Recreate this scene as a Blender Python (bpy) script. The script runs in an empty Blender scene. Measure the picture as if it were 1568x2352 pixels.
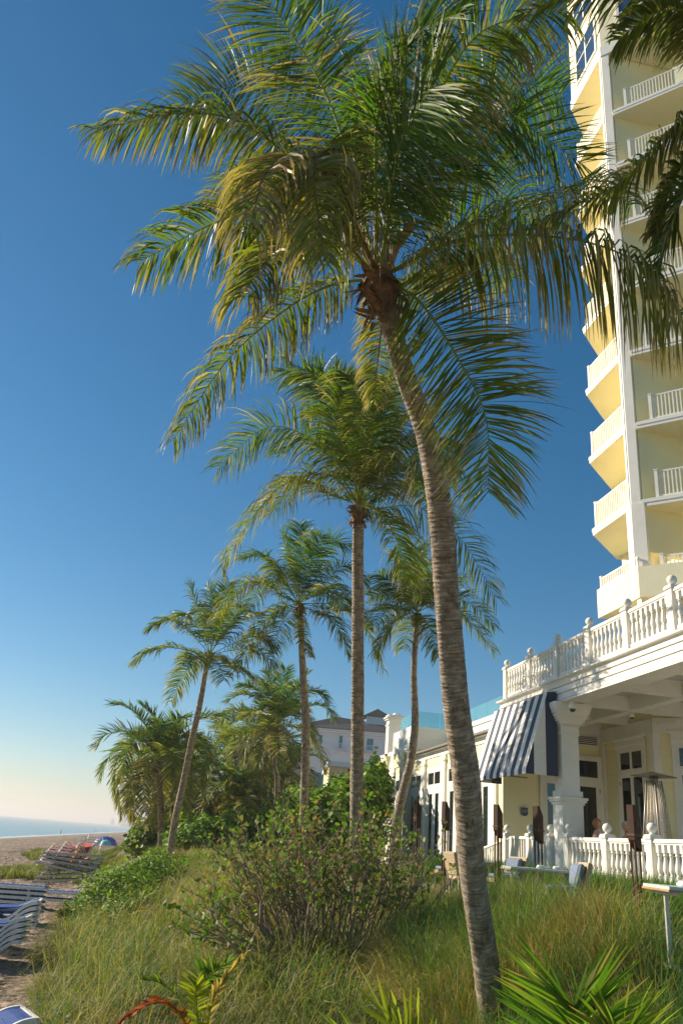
import bpy, math, random
import numpy as np
from mathutils import Vector
random.seed(7); RNG = np.random.default_rng(11)
R = math.radians
col = bpy.context.scene.collection
SC = bpy.context.scene
# ------------------------------------------------------------------ camera maths
F, CX, CY, ZC = 1837.0, 784.0, 1176.0, 5.5
ROLL, PITCH, YAW = R(4.7), R(22.38), R(8.87)
def ray(x, y):
    px, py = x-CX, CY-y
    c, s = math.cos(ROLL), math.sin(ROLL)
    u = px*c-py*s; v = px*s+py*c
    fh = math.cos(PITCH)*F-math.sin(PITCH)*v; z = math.sin(PITCH)*F+math.cos(PITCH)*v
    return np.array([u*math.cos(YAW)+fh*math.sin(YAW), -u*math.sin(YAW)+fh*math.cos(YAW), z])
EYE = np.array([0, 0, ZC])
def at(x, y, d): return EYE+ray(x, y)/F*d           # a point seen at (x, y), d metres ahead
def atz(x, y, z): r = ray(x, y); return EYE+r*(z-ZC)/r[2]
# ------------------------------------------------------------------ terrain
def sstep(a, b, x): t = np.clip((x-a)/(b-a), 0, 1); return t*t*(3-2*t)
def edge(Y): return -0.8-0.085*np.clip(Y, 0, 60)
def ground(X, Y):
    X = np.asarray(X, float); Y = np.asarray(Y, float)
    zb = 3.0-3.0*np.clip((-X-14)/29.5, -0.0, 3)     # the beach falls to the sea
    zt = np.interp(Y, [-30, 0, 8.8, 12, 18, 28, 45, 400], [3.1, 2.95, 2.85, 3.72, 4.25, 4.55, 4.75, 4.9])
    zr = np.interp(Y, [-30, 0, 6, 9, 14, 400], [3.1, 3.1, 3.5, 4.2, 4.45, 4.5])
    k = sstep(3.0, 5.5, X)
    top = zt*(1-k)+zr*k
    u = sstep(0, 4.3, X-edge(Y))
    z = zb+(top-3.0)*u
    z = z+.35*np.exp(-((X-4.7)/.8)**2-((Y-9.3)/2.6)**2)
    z = z+0.05*np.sin(X*1.3+Y*.7)*np.cos(Y*.9-X*.4)*sstep(-60, -20, X)
    return z
def gz(x, y): return float(ground(x, y))
# ------------------------------------------------------------------ materials
MATS = {}
def mat(name, colr, rough=.7, var=.0, scale=4, bump=0., bscale=30, metal=0, spec=.5, trans=0, stretch=None, coat=0):
    if name in MATS: return MATS[name]
    m = bpy.data.materials.new(name); m.use_nodes = True; nt = m.node_tree; N = nt.nodes; L = nt.links
    p = N['Principled BSDF']; p.inputs['Base Color'].default_value = (*colr, 1); p.inputs['Roughness'].default_value = rough
    p.inputs['Metallic'].default_value = metal; p.inputs['Specular IOR Level'].default_value = spec
    if coat: p.inputs['Coat Weight'].default_value = coat
    tc = N.new('ShaderNodeTexCoord'); src = tc.outputs['Object']
    if stretch:
        mp = N.new('ShaderNodeMapping'); mp.inputs['Scale'].default_value = stretch; L.new(src, mp.inputs[0]); src = mp.outputs[0]
    if var:
        n = N.new('ShaderNodeTexNoise'); n.inputs['Scale'].default_value = scale; n.inputs['Detail'].default_value = 8; n.inputs['Roughness'].default_value = .65
        L.new(src, n.inputs[0]); r = N.new('ShaderNodeValToRGB'); L.new(n.outputs[0], r.inputs[0])
        r.color_ramp.elements[0].position = .3; r.color_ramp.elements[1].position = .7
        r.color_ramp.elements[0].color = (*[c*(1-var) for c in colr], 1); r.color_ramp.elements[1].color = (*[min(1, c*(1+var*.6)) for c in colr], 1)
        L.new(r.outputs[0], p.inputs['Base Color'])
    if bump:
        n2 = N.new('ShaderNodeTexNoise'); n2.inputs['Scale'].default_value = bscale; n2.inputs['Detail'].default_value = 6
        L.new(src, n2.inputs[0]); b = N.new('ShaderNodeBump'); b.inputs['Strength'].default_value = bump; b.inputs['Distance'].default_value = .02
        L.new(n2.outputs[0], b.inputs['Height']); L.new(b.outputs[0], p.inputs['Normal'])
    MATS[name] = m; return m
def leafmat(name, trans=.35, rough=.42, spec=.5, tint=(1.25, 1.35, .45)):
    m = bpy.data.materials.new(name); m.use_nodes = True; nt = m.node_tree; N = nt.nodes; L = nt.links
    p = N['Principled BSDF']; out = N['Material Output']
    a = N.new('ShaderNodeAttribute'); a.attribute_name = 'Col'
    L.new(a.outputs['Color'], p.inputs['Base Color']); p.inputs['Roughness'].default_value = rough; p.inputs['Specular IOR Level'].default_value = spec
    t = N.new('ShaderNodeBsdfTranslucent'); mx = N.new('ShaderNodeMix'); mx.data_type = 'RGBA'; mx.blend_type = 'MULTIPLY'; mx.inputs[0].default_value = 1
    L.new(a.outputs['Color'], mx.inputs[6]); mx.inputs[7].default_value = (*tint, 1); L.new(mx.outputs[2], t.inputs[0])
    ms = N.new('ShaderNodeMixShader'); ms.inputs[0].default_value = trans
    L.new(p.outputs[0], ms.inputs[1]); L.new(t.outputs[0], ms.inputs[2]); L.new(ms.outputs[0], out.inputs[0])
    MATS[name] = m; return m
M_PALM = leafmat('palm_leaf', .42, .48, .38)
M_GRASS = leafmat('grass_blade', .35, .55, .35)
M_SHRUB = leafmat('shrub_leaf', .4, .55, .3)
def whitepaint():
    m = mat('white_paint', (.84, .81, .74), .5, .09, 1.1, .12, 60); return m
M_W = whitepaint()
M_Y = mat('yellow_paint', (.91, .83, .50), .7, .05, .8, .25, 90)
M_YT = mat('pale_yellow_stucco', (.90, .83, .58), .8, .07, .6, .3, 60)
M_GL = mat('window_glass', (.02, .026, .028), .04, spec=.9)
M_WOODD = mat('dark_wood', (.060, .027, .012), .6, .4, 6, .3, 40, spec=.2, stretch=(6, 6, .7))
M_DECK = mat('grey_boards', (.28, .22, .16), .8, .35, 3, .3, 20, stretch=(8, .7, 8))
M_WICK = mat('wicker', (.52, .40, .25), .7, .3, 60, .6, 120)
M_BLUEC = mat('blue_grey_cushion', (.17, .21, .31), .85, .15, 20, .2, 150)
M_NAVY = mat('navy_canvas', (.032, .045, .095), .65, .12, 6, .15, 200, spec=.5)
M_CANV = mat('white_canvas', (.80, .77, .72), .8, .05, 5, .15, 200)
M_STEEL = mat('brushed_steel', (.42, .38, .32), .45, .1, 10, metal=.7)
M_ALU = mat('aluminium', (.62, .60, .56), .45, .08, 10, metal=.5)
M_PLW = mat('white_plastic', (.82, .79, .74), .45, .12, 5, .1, 40)
M_PLG = mat('weathered_plastic', (.58, .52, .44), .7, .3, 5, .2, 30)
M_BLUE = mat('blue_strap', (.008, .055, .27), .6, .2, 8, .1, 80)
M_RED = mat('coral_strap', (.70, .12, .09), .6, .15, 8, .1, 80)
M_ORG = mat('orange_canvas', (.85, .22, .05), .75, .15, 8, .2, 60)
M_TENTB = mat('blue_nylon', (.01, .06, .32), .5, .2, 2, .2, 20)
M_TENTT = mat('teal_nylon', (.07, .42, .44), .5, .15, 2, .2, 20)
M_ROOF = mat('metal_roof', (.23, .21, .19), .5, .12, 2, .1, 30, metal=.3)
M_DROOF = mat('dark_roof_tile', (.035, .034, .042), .8, .35, 3, .6, 20)
M_FARW = mat('far_white_stucco', (.70, .73, .78), .85, .08, .3, .1, 10)
M_FARP = mat('peach_stucco', (.72, .56, .36), .85, .06, .4, .1, 10)
M_DARK = mat('dark_void', (.02, .02, .02), .8)
M_TWIG = mat('grey_brown_bark', (.36, .27, .185), .85, .45, 20, .5, 90)
M_FIB = mat('palm_fibre', (.30, .18, .10), .9, .7, 14, .9, 60, stretch=(1, 1, .3))
M_SPATHE = mat('brown_spathe', (.36, .18, .08), .6, .25, 10, .3, 40)
# ------------------------------------------------------------------ mesh builder
class MB:
    def __init__(s): s.v = []; s.f = []; s.m = []; s.sm = []
    def add(s, vs, fs, mi=0, smooth=False):
        o = len(s.v); s.v += [tuple(map(float, v)) for v in vs]
        for f in fs: s.f.append([i+o for i in f]); s.m.append(mi); s.sm.append(smooth)
        return s
    def box(s, x0, x1, y0, y1, z0, z1, mi=0):
        return s.add([(x0, y0, z0), (x1, y0, z0), (x1, y1, z0), (x0, y1, z0), (x0, y0, z1), (x1, y0, z1), (x1, y1, z1), (x0, y1, z1)],
            [(0, 3, 2, 1), (4, 5, 6, 7), (0, 1, 5, 4), (1, 2, 6, 5), (2, 3, 7, 6), (3, 0, 4, 7)], mi)
    def obox(s, o, a, b, la, lb, z0, z1, mi=0, off=0):   # box along direction a (len la) and b (len lb) from point o
        o = np.array(o[:2], float); a = np.array(a, float); b = np.array(b, float)
        a /= np.linalg.norm(a); b /= np.linalg.norm(b); o = o+a*off
        q = [o, o+a*la, o+a*la+b*lb, o+b*lb]
        return s.prism(q, z0, z1, mi)
    def prism(s, poly, z0, z1, mi=0):
        n = len(poly); area = sum(poly[i][0]*poly[(i+1) % n][1]-poly[(i+1) % n][0]*poly[i][1] for i in range(n))
        if area < 0: poly = poly[::-1]
        vs = [(p[0], p[1], z0) for p in poly]+[(p[0], p[1], z1) for p in poly]
        fs = [tuple(range(n))[::-1], tuple(range(n, 2*n))]+[(i, (i+1) % n, n+(i+1) % n, n+i) for i in range(n)]
        return s.add(vs, fs, mi)
    def extr(s, poly, axis, a0, a1, mi=0):               # profile polygon extruded along x or y
        n = len(poly)
        def P(p, a): return (a, p[0], p[1]) if axis == 'x' else (p[0], a, p[1])
        vs = [P(p, a0) for p in poly]+[P(p, a1) for p in poly]
        fs = [tuple(range(n)), tuple(range(n, 2*n))[::-1]]+[((i+1) % n, i, n+i, n+(i+1) % n) for i in range(n)]
        return s.add(vs, fs, mi)
    def lathe(s, prof, c=(0, 0, 0), n=16, mi=0, smooth=True, sq=False):
        vs = []; fs = []
        for (r, z) in prof:
            for k in range(n):
                a = 2*math.pi*(k+.5)/n; vs.append((c[0]+r*math.cos(a), c[1]+r*math.sin(a), c[2]+z))
        for i in range(len(prof)-1):
            for k in range(n): fs.append((i*n+k, i*n+(k+1) % n, (i+1)*n+(k+1) % n, (i+1)*n+k))
        fs.append(tuple(range(n))[::-1]); fs.append(tuple(range((len(prof)-1)*n, len(prof)*n)))
        return s.add(vs, fs, mi, smooth)
    def tube(s, pts, rad, n=8, mi=0, smooth=True):
        pts = [Vector(p) for p in pts]; m = len(pts)
        if not hasattr(rad, '__len__'): rad = [rad]*m
        vs = []; fs = []; prev = None
        for i, p in enumerate(pts):
            t = (pts[min(i+1, m-1)]-pts[max(i-1, 0)]).normalized()
            if prev is None: u = t.cross(Vector((0, 0, 1)) if abs(t.z) < .9 else Vector((1, 0, 0))).normalized()
            else: u = (prev-t*prev.dot(t)).normalized()
            prev = u; w = t.cross(u)
            for k in range(n):
                a = 2*math.pi*k/n; vs.append(p+(u*math.cos(a)+w*math.sin(a))*rad[i])
        for i in range(m-1):
            for k in range(n): fs.append((i*n+k, i*n+(k+1) % n, (i+1)*n+(k+1) % n, (i+1)*n+k))
        fs.append(tuple(range(n))[::-1]); fs.append(tuple(range((m-1)*n, m*n)))
        return s.add(vs, fs, mi, smooth)
    def sphere(s, c, r, n=16, mi=0, sc=(1, 1, 1)):
        vs = []; fs = []; h = n//2
        for i in range(h+1):
            th = math.pi*i/h
            for k in range(n):
                a = 2*math.pi*k/n; vs.append((c[0]+sc[0]*r*math.sin(th)*math.cos(a), c[1]+sc[1]*r*math.sin(th)*math.sin(a), c[2]-sc[2]*r*math.cos(th)))
        for i in range(h):
            for k in range(n): fs.append((i*n+k, i*n+(k+1) % n, (i+1)*n+(k+1) % n, (i+1)*n+k))
        return s.add(vs, fs, mi, True)
    def mesh(s, name, mats, off=(0, 0, 0)):
        me = bpy.data.meshes.new(name)
        o = np.array(off)
        me.from_pydata([tuple(np.array(v)-o) for v in s.v], [], s.f)
        for mm in (mats if isinstance(mats, (list, tuple)) else [mats]): me.materials.append(mm)
        me.polygons.foreach_set('material_index', s.m); me.polygons.foreach_set('use_smooth', s.sm); me.update()
        return me
    def build(s, name, mats, parent=None, bevel=0):
        off = (0, 0, 0)
        if parent is not None:
            p = parent; off = np.zeros(3)
            while p is not None: off = off+np.array(p.location); p = p.parent
        o = bpy.data.objects.new(name, s.mesh(name, mats, off)); col.objects.link(o); o.parent = parent
        if bevel:
            b = o.modifiers.new('Bevel', 'BEVEL'); b.width = bevel; b.segments = 2; b.limit_method = 'ANGLE'
        return o
def tag(o, label=None, cat=None, group=None, kind=None):
    if label: o['label'] = label
    if cat: o['category'] = cat
    if group: o['group'] = group
    if kind: o['kind'] = kind
    return o
def thing(name, label, cat, loc=(0, 0, 0), group=None):
    o = bpy.data.objects.new(name, None); o.location = loc; o.empty_display_size = .2; col.objects.link(o)
    return tag(o, label, cat, group)
def inst(o, parent, loc, rz=0, name=None):
    c = o.copy(); col.objects.link(c); c.parent = parent; c.location = loc; c.rotation_euler = (0, 0, rz); return c
def copy_tree(o, parent=None):
    c = o.copy(); col.objects.link(c); c.parent = parent
    for ch in list(o.children): copy_tree(ch, c)
    return c
def npmesh(name, V, Fq, cols=None, mats=None, smooth=False):    # V (n,3), Fq (m,4) quads
    me = bpy.data.meshes.new(name)
    me.vertices.add(len(V)); me.vertices.foreach_set('co', np.asarray(V, np.float32).ravel())
    nf, k = Fq.shape
    me.loops.add(nf*k); me.loops.foreach_set('vertex_index', Fq.astype(np.int32).ravel())
    me.polygons.add(nf); me.polygons.foreach_set('loop_start', np.arange(0, nf*k, k, dtype=np.int32))
    try: me.polygons.foreach_set('loop_total', np.full(nf, k, np.int32))
    except Exception: pass
    if smooth: me.polygons.foreach_set('use_smooth', np.ones(nf, bool))
    if cols is not None:
        a = me.attributes.new('Col', 'FLOAT_COLOR', 'POINT'); c = np.ones((len(V), 4), np.float32); c[:, :3] = cols; a.data.foreach_set('color', c.ravel())
    me.update(calc_edges=True)
    for mm in (mats or []): me.materials.append(mm)
    return me
# ------------------------------------------------------------------ palms
def bez(P, u):                                  # smooth curve through 3 or 4 points
    P = [np.array(p, float) for p in P]
    if len(P) == 3:
        c = 2*P[1]-.5*(P[0]+P[2]); u = u[:, None]
        return (1-u)**2*P[0]+2*u*(1-u)*c+u*u*P[2]
    n = len(P)-1; out = []
    for t in u:
        s = min(t*n, n-1e-6); i = int(s); f = s-i
        p0 = P[i-1] if i > 0 else 2*P[0]-P[1]; p1 = P[i]; p2 = P[i+1]; p3 = P[i+2] if i+2 <= n else 2*P[n]-P[n-1]
        out.append(.5*((2*p1)+(p2-p0)*f+(2*p0-5*p1+4*p2-p3)*f*f+(3*p1-p0-3*p2+p3)*f**3))
    return np.array(out)
def nrm(a): return a/np.maximum(np.linalg.norm(a, axis=-1, keepdims=True), 1e-9)
GREEN = np.array([.055, .145, .020]); LIME = np.array([.18, .28, .02]); YEL = np.array([.36, .32, .04]); BRN = np.array([.27, .165, .08]); STRAW = np.array([.46, .34, .19])
def frond_mesh(P, npair=90, leaf=.85, droop=.35, age=.4, width=.042, petiole=.14, seed=0, roll=0., sweep=.55, up=.35, prof='norm', nseg=4, rr=.024, tws=.62, off=(0, 0, 0), brown=.3, spread=1.0, basecol=None):
    g = np.random.default_rng(seed)
    u = np.linspace(0, 1, 26); C = bez(P, u)
    T = nrm(np.gradient(C, axis=0))
    # rachis
    V = []; Fs = []; Cs = []
    rad = rr*(1-.88*u); n = 6
    prevu = None; ups = []
    for i in range(len(u)):
        t = T[i]; z = np.array([0, 0, 1.])
        if prevu is None: q = z-t*z.dot(t) if abs(t[2]) < .97 else np.array([-.4, .9, 0])-t*np.dot([-.4, .9, 0], t)
        else:
            q0 = prevu-t*prevu.dot(t); q1 = z-t*z.dot(t); q = q0/max(np.linalg.norm(q0), 1e-6)*.8+q1*.35
            q = q-t*q.dot(t)
        q = q/max(np.linalg.norm(q), 1e-6); prevu = q; ups.append(q)
    ups = np.array(ups); side = np.cross(T, ups)
    a = np.arange(n)*2*np.pi/n
    wd = np.where(u < .08, 2.2-15*u, 1.0)
    ring = C[:, None, :]+rad[:, None, None]*(side[:, None, :]*np.cos(a)[None, :, None]*wd[:, None, None]+ups[:, None, :]*np.sin(a)[None, :, None]*.8)
    V.append(ring.reshape(-1, 3)); rc = YEL*.45+LIME*.75 if age < .8 else BRN
    Cs.append(np.tile(rc*(.9 if age > .5 else 1), (len(u)*n, 1)))
    idx = np.arange((len(u)-1)*n); i0 = idx//n; k0 = idx % n; k1 = (k0+1) % n
    Fs.append(np.stack([i0*n+k0, i0*n+k1, (i0+1)*n+k1, (i0+1)*n+k0], 1)); base = len(u)*n
    # leaflets
    t = petiole+(1-petiole)*np.linspace(0, 1, npair)**.96
    t = np.concatenate([t, t]); sd = np.concatenate([np.ones(npair), -np.ones(npair)]); M = len(t)
    t = np.clip(t+g.normal(0, .3/npair, M), petiole, .999)
    keep = g.random(M) > .04; t = t[keep]; sd = sd[keep]; M = len(t)
    def samp(A): return np.stack([np.interp(t, u, A[:, k]) for k in range(3)], 1)
    c = samp(C); tt = nrm(samp(T)); uu = samp(ups); uu = nrm(uu-tt*(uu*tt).sum(1, keepdims=True)); ss = np.cross(tt, uu)
    if roll:
        uu, ss = uu*math.cos(roll)+ss*math.sin(roll), ss*math.cos(roll)-uu*math.sin(roll)
    s = (t-petiole)/(1-petiole)
    if prof == 'norm': Lf = np.interp(s, [0, .08, .3, .6, .85, 1], [.5, .78, 1, .97, .76, .5])
    else: Lf = np.interp(s, [0, .3, .8, 1], [.5, .9, 1, .9])
    # ragged gaps: neighbouring leaflets vary together
    w1 = np.interp(t, np.linspace(0, 1, 17), g.normal(0, 1, 17))
    L = leaf*Lf*(1+g.normal(0, .07, M))*np.where(g.random(M) < .06, .6, 1)
    sw = np.interp(s, [0, .5, 1], [sweep*.7, sweep, min(1.25, sweep*1.9)])+g.normal(0, .09, M)+.08*w1*sd
    el = up*(1-.5*s)+g.normal(0, .17, M)+.12*w1
    d = ss*(sd*np.cos(sw)*spread)[:, None]+tt*np.sin(sw)[:, None]+uu*el[:, None]; d = nrm(d)
    dr = droop*(1+g.normal(0, .25, M)).clip(.2)
    wind = np.array([-.10, -.04, 0])*g.random((M, 1))
    p = c+nrm(d)*.0; seg = L/nseg
    pts = [p.copy()]; dirs = [d.copy()]
    for k in range(nseg):
        p = p+d*seg[:, None]; pts.append(p.copy())
        d = nrm(d+np.array([0, 0, -1.])*(dr*(.55+.5*k))[:, None]+wind*.5); dirs.append(d.copy())
    W = width*(.75+.5*Lf)*(1+g.normal(0, .12, M))
    wp = [.55, 1.0, .95, .7, .10] if nseg == 4 else [.6, 1., .8, .10]
    tw = g.normal(.25, 1, M)*tws
    bc = basecol if basecol is not None else GREEN*(1-age)+ (GREEN*.5+YEL*.42)*age
    lc = bc[None, :]*(1+g.normal(0, .16, (M, 1)))*(1+.12*w1[:, None]); lc = lc+np.outer((g.random(M) < .12)*.4, YEL*.6)
    dead = (g.random(M) < brown*.18*(.4+age)); lc[dead] = STRAW*(.6+.5*g.random((dead.sum(), 1)))
    tipb = g.random(M) < brown*(.5+age)
    vv = []; cc = []
    for k in range(nseg+1):
        wv = tt-dirs[k]*(tt*dirs[k]).sum(1, keepdims=True); wv = nrm(wv); nn = np.cross(dirs[k], wv)
        wv = wv*np.cos(tw)[:, None]+nn*np.sin(tw)[:, None]
        h = (W*wp[k]/2)[:, None]
        vv += [pts[k]-wv*h, pts[k]+wv*h]
        f = k/nseg; ck = lc.copy()
        if k >= nseg-1: ck[tipb] = ck[tipb]*.3+STRAW*.6*(.7+.5*g.random((tipb.sum(), 1)))
        elif k == nseg-2: ck[tipb] = ck[tipb]*.8+YEL*.2
        cc += [ck, ck]
    nv = 2*(nseg+1)
    V.append(np.stack(vv, 1).reshape(-1, 3)); Cs.append(np.stack(cc, 1).reshape(-1, 3))
    b = base+np.arange(M)*nv
    for k in range(nseg): Fs.append(np.stack([b+2*k, b+2*k+1, b+2*k+3, b+2*k+2], 1))
    V = np.concatenate(V)-np.array(off); return V, np.concatenate(Fs), np.concatenate(Cs).clip(.004, 1)
def add_frond(parent, P, name='frond', label=None, **kw):
    off = np.array(parent.location)
    V, Fq, Cc = frond_mesh(P, off=off, **kw)
    o = bpy.data.objects.new(name, npmesh(name, V, Fq, Cc, [M_PALM], smooth=False)); col.objects.link(o); o.parent = parent
    if label: o['label'] = label
    return o
def trunkmat():
    m = bpy.data.materials.new('palm_trunk_bark'); m.use_nodes = True; nt = m.node_tree; N = nt.nodes; L = nt.links; p = N['Principled BSDF']
    uv = N.new('ShaderNodeUVMap'); uv.uv_map = 'UVMap'
    def noise(sc, det, mscale):
        mp = N.new('ShaderNodeMapping'); mp.inputs['Scale'].default_value = mscale; L.new(uv.outputs[0], mp.inputs[0])
        n = N.new('ShaderNodeTexNoise'); n.inputs['Scale'].default_value = sc; n.inputs['Detail'].default_value = det; n.inputs['Roughness'].default_value = .6; L.new(mp.outputs[0], n.inputs[0]); return n
    n1 = noise(6, 9, (1.3, 1.3, 1)); n2 = noise(7, 5, (5, 1.1, 1)); n3 = noise(9, 5, (.5, 5, 1)); n4 = noise(30, 4, (2, 2, 1))
    r1 = N.new('ShaderNodeValToRGB'); L.new(n1.outputs[0], r1.inputs[0]); e = r1.color_ramp.elements
    e[0].position = .34; e[0].color = (.22, .165, .12, 1); e[1].position = .66; e[1].color = (.54, .45, .35, 1)
    mx = N.new('ShaderNodeMix'); mx.data_type = 'RGBA'; mx.blend_type = 'MULTIPLY'; mx.inputs[0].default_value = .8
    r2 = N.new('ShaderNodeValToRGB'); L.new(n2.outputs[0], r2.inputs[0]); e = r2.color_ramp.elements; e[0].position = .30; e[0].color = (.25, .2, .17, 1); e[1].position = .40; e[1].color = (1, 1, 1, 1)
    L.new(r1.outputs[0], mx.inputs[6]); L.new(r2.outputs[0], mx.inputs[7])
    mx2 = N.new('ShaderNodeMix'); mx2.data_type = 'RGBA'; mx2.blend_type = 'MULTIPLY'; mx2.inputs[0].default_value = .22
    r3 = N.new('ShaderNodeValToRGB'); L.new(n3.outputs[0], r3.inputs[0]); e = r3.color_ramp.elements; e[0].position = .36; e[0].color = (.42, .37, .32, 1); e[1].position = .52; e[1].color = (1, 1, 1, 1)
    L.new(mx.outputs[2], mx2.inputs[6]); L.new(r3.outputs[0], mx2.inputs[7])
    r4 = N.new('ShaderNodeValToRGB'); L.new(n4.outputs[0], r4.inputs[0]); e = r4.color_ramp.elements; e[0].position = .70; e[0].color = (0, 0, 0, 1); e[1].position = .76; e[1].color = (1, 1, 1, 1)
    mx3 = N.new('ShaderNodeMix'); mx3.data_type = 'RGBA'; L.new(r4.outputs[0], mx3.inputs[0]); L.new(mx2.outputs[2], mx3.inputs[6]); mx3.inputs[7].default_value = (.58, .53, .45, 1)
    L.new(mx3.outputs[2], p.inputs['Base Color']); p.inputs['Roughness'].default_value = .85; p.inputs['Specular IOR Level'].default_value = .25
    ad = N.new('ShaderNodeMath'); ad.operation = 'ADD'; L.new(r2.outputs[0], ad.inputs[0]); L.new(r3.outputs[0], ad.inputs[1])
    b = N.new('ShaderNodeBump'); b.inputs['Strength'].default_value = .8; b.inputs['Distance'].default_value = .03; L.new(ad.outputs[0], b.inputs['Height']); L.new(b.outputs[0], p.inputs['Normal'])
    return m
M_TRUNK = trunkmat()
def trunk(parent, pts, rad, n=20, ring=.05, amp=.05, seed=0):
    """pts world, rad at pts; rings of leaf scars as real steps"""
    g = np.random.default_rng(seed)
    u = np.linspace(0, 1, 160); C = bez(pts, u); Rr = np.interp(u, np.linspace(0, 1, len(rad)), rad)
    d = np.r_[0, np.cumsum(np.linalg.norm(np.diff(C, axis=0), axis=1))]; Lt = d[-1]
    s = [0.]
    zs = []; k = 0
    while s[-1] < Lt-.02:
        rg = ring*(1+g.normal(0, .22)); rg = max(rg, ring*.5)
        a = s[-1]; b_ = min(a+rg, Lt); am = amp*(.10+1.25*(a/Lt)**1.6); zs += [(a+.001, 1+am*(.4+.6*g.random())), (a+rg*.35, 1+am*.2*g.random()), (b_-.001, 1-am*.5)]; s.append(b_)
    zz = np.array([z for z, _ in zs]); kk = np.array([q for _, q in zs])
    P = np.stack([np.interp(zz, d, C[:, i]) for i in range(3)], 1); rd = np.interp(zz, d, Rr)*kk
    T = nrm(np.gradient(P, axis=0)); T = nrm(np.stack([np.convolve(np.pad(T[:, i], 4, 'edge'), np.ones(9)/9, 'valid') for i in range(3)], 1))
    ref = np.array([0, 1., 0]); U = nrm(ref-T*(T@ref)[:, None]); W = np.cross(T, U)
    a = np.arange(n)*2*np.pi/n
    wob = 1+.035*np.sin(a[None, :]*3+zz[:, None]*1.7)+.02*np.sin(a[None, :]*5-zz[:, None]*4.1)+g.normal(0, .014, (len(zz), n))
    tilt = ring*.25*np.sin(a[None, :]+zz[:, None]*.9)
    V = P[:, None, :]+(rd[:, None]*wob)[:, :, None]*(U[:, None, :]*np.cos(a)[None, :, None]+W[:, None, :]*np.sin(a)[None, :, None])+T[:, None, :]*tilt[:, :, None]
    V = V.reshape(-1, 3)-np.array(parent.location); m = len(zz)
    idx = np.arange((m-1)*n); i0 = idx//n; k0 = idx % n; k1 = (k0+1) % n
    Fq = np.stack([i0*n+k0, i0*n+k1, (i0+1)*n+k1, (i0+1)*n+k0], 1)
    me = npmesh('trunk', V, Fq, None, [M_TRUNK], smooth=True)
    uv = me.uv_layers.new(name='UVMap'); kr = k0; uu = np.stack([kr, kr+1, kr+1, kr], 1)/n*2*math.pi*np.mean(rad)
    vv = np.stack([zz[i0], zz[i0], zz[i0+1], zz[i0+1]], 1); uv.data.foreach_set('uv', np.stack([uu, vv], 2).astype(np.float32).ravel())
    o = bpy.data.objects.new('trunk', me); col.objects.link(o); o.parent = parent; return o
def crown_fibre(parent, c, axis, r, seed=0):
    g = random.Random(seed); m = MB(); ax = Vector(axis).normalized(); c = Vector(c)
    U = ax.cross(Vector((1, .3, 0))).normalized(); W = ax.cross(U)
    pts = []; rr = []
    for i in range(9):
        f = i/8; pts.append(c+ax*(-1.0*r+f*3.6*r)); rr.append(r*(1.0+.5*math.sin(min(1, f*1.3)*2.2))*(1 if f < .7 else 1.15-.8*(f-.4)))
    m.tube(pts, rr, 12)
    n0 = len(m.v)
    for i in range(n0):
        v = m.v[i]; k = 1+g.uniform(-.16, .16); q = Vector(v)-c; h = ax*q.dot(ax); m.v[i] = tuple(c+h+(q-h)*k)
    for i in range(64):          # torn leaf bases and fibre flaps
        a = g.uniform(0, 6.28); o = U*math.cos(a)+W*math.sin(a); h = g.uniform(-1.6, 2.2)*r; t = o.cross(ax)
        p = c+ax*h+o*r*1.3; l = r*g.uniform(.8, 2.3); w = r*g.uniform(.25, .6)
        e = p+(o*.8+ax*g.uniform(-1.3, .7)).normalized()*l
        m.add([p-t*w, p+t*w, p+(e-p)*.6+t*w*.7+o*.02, e, p+(e-p)*.6-t*w*.7], [(0, 1, 2, 3, 4)]); m.add([p-t*w-o*.01, p+t*w-o*.01, e-o*.01], [(0, 2, 1)])
    return m.build('crown_fibre', M_FIB, parent)
def px_frond(crown, dc, spec, L):
    """spec: ((mx,my),(tx,ty),sign[,more]) image points; depth added so that the frond is L long"""
    pts = [(crown[0], crown[1])]+list(spec['p']); sg = spec.get('s', 0)
    P2 = [at(x, y, dc) for x, y in pts]; l = sum(np.linalg.norm(P2[i+1]-P2[i]) for i in range(len(P2)-1))*1.04
    dd = math.sqrt(max(0, L*L-l*l)) if l < L else 0
    dd = min(dd, L*.93)
    n = len(pts)-1; out = []
    fr = [0]+[((i+1)/n)**1.0 for i in range(n)]
    for (x, y), f in zip(pts, fr):
        out.append(at(x, y, dc-sg*dd*f))
    return out
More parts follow.
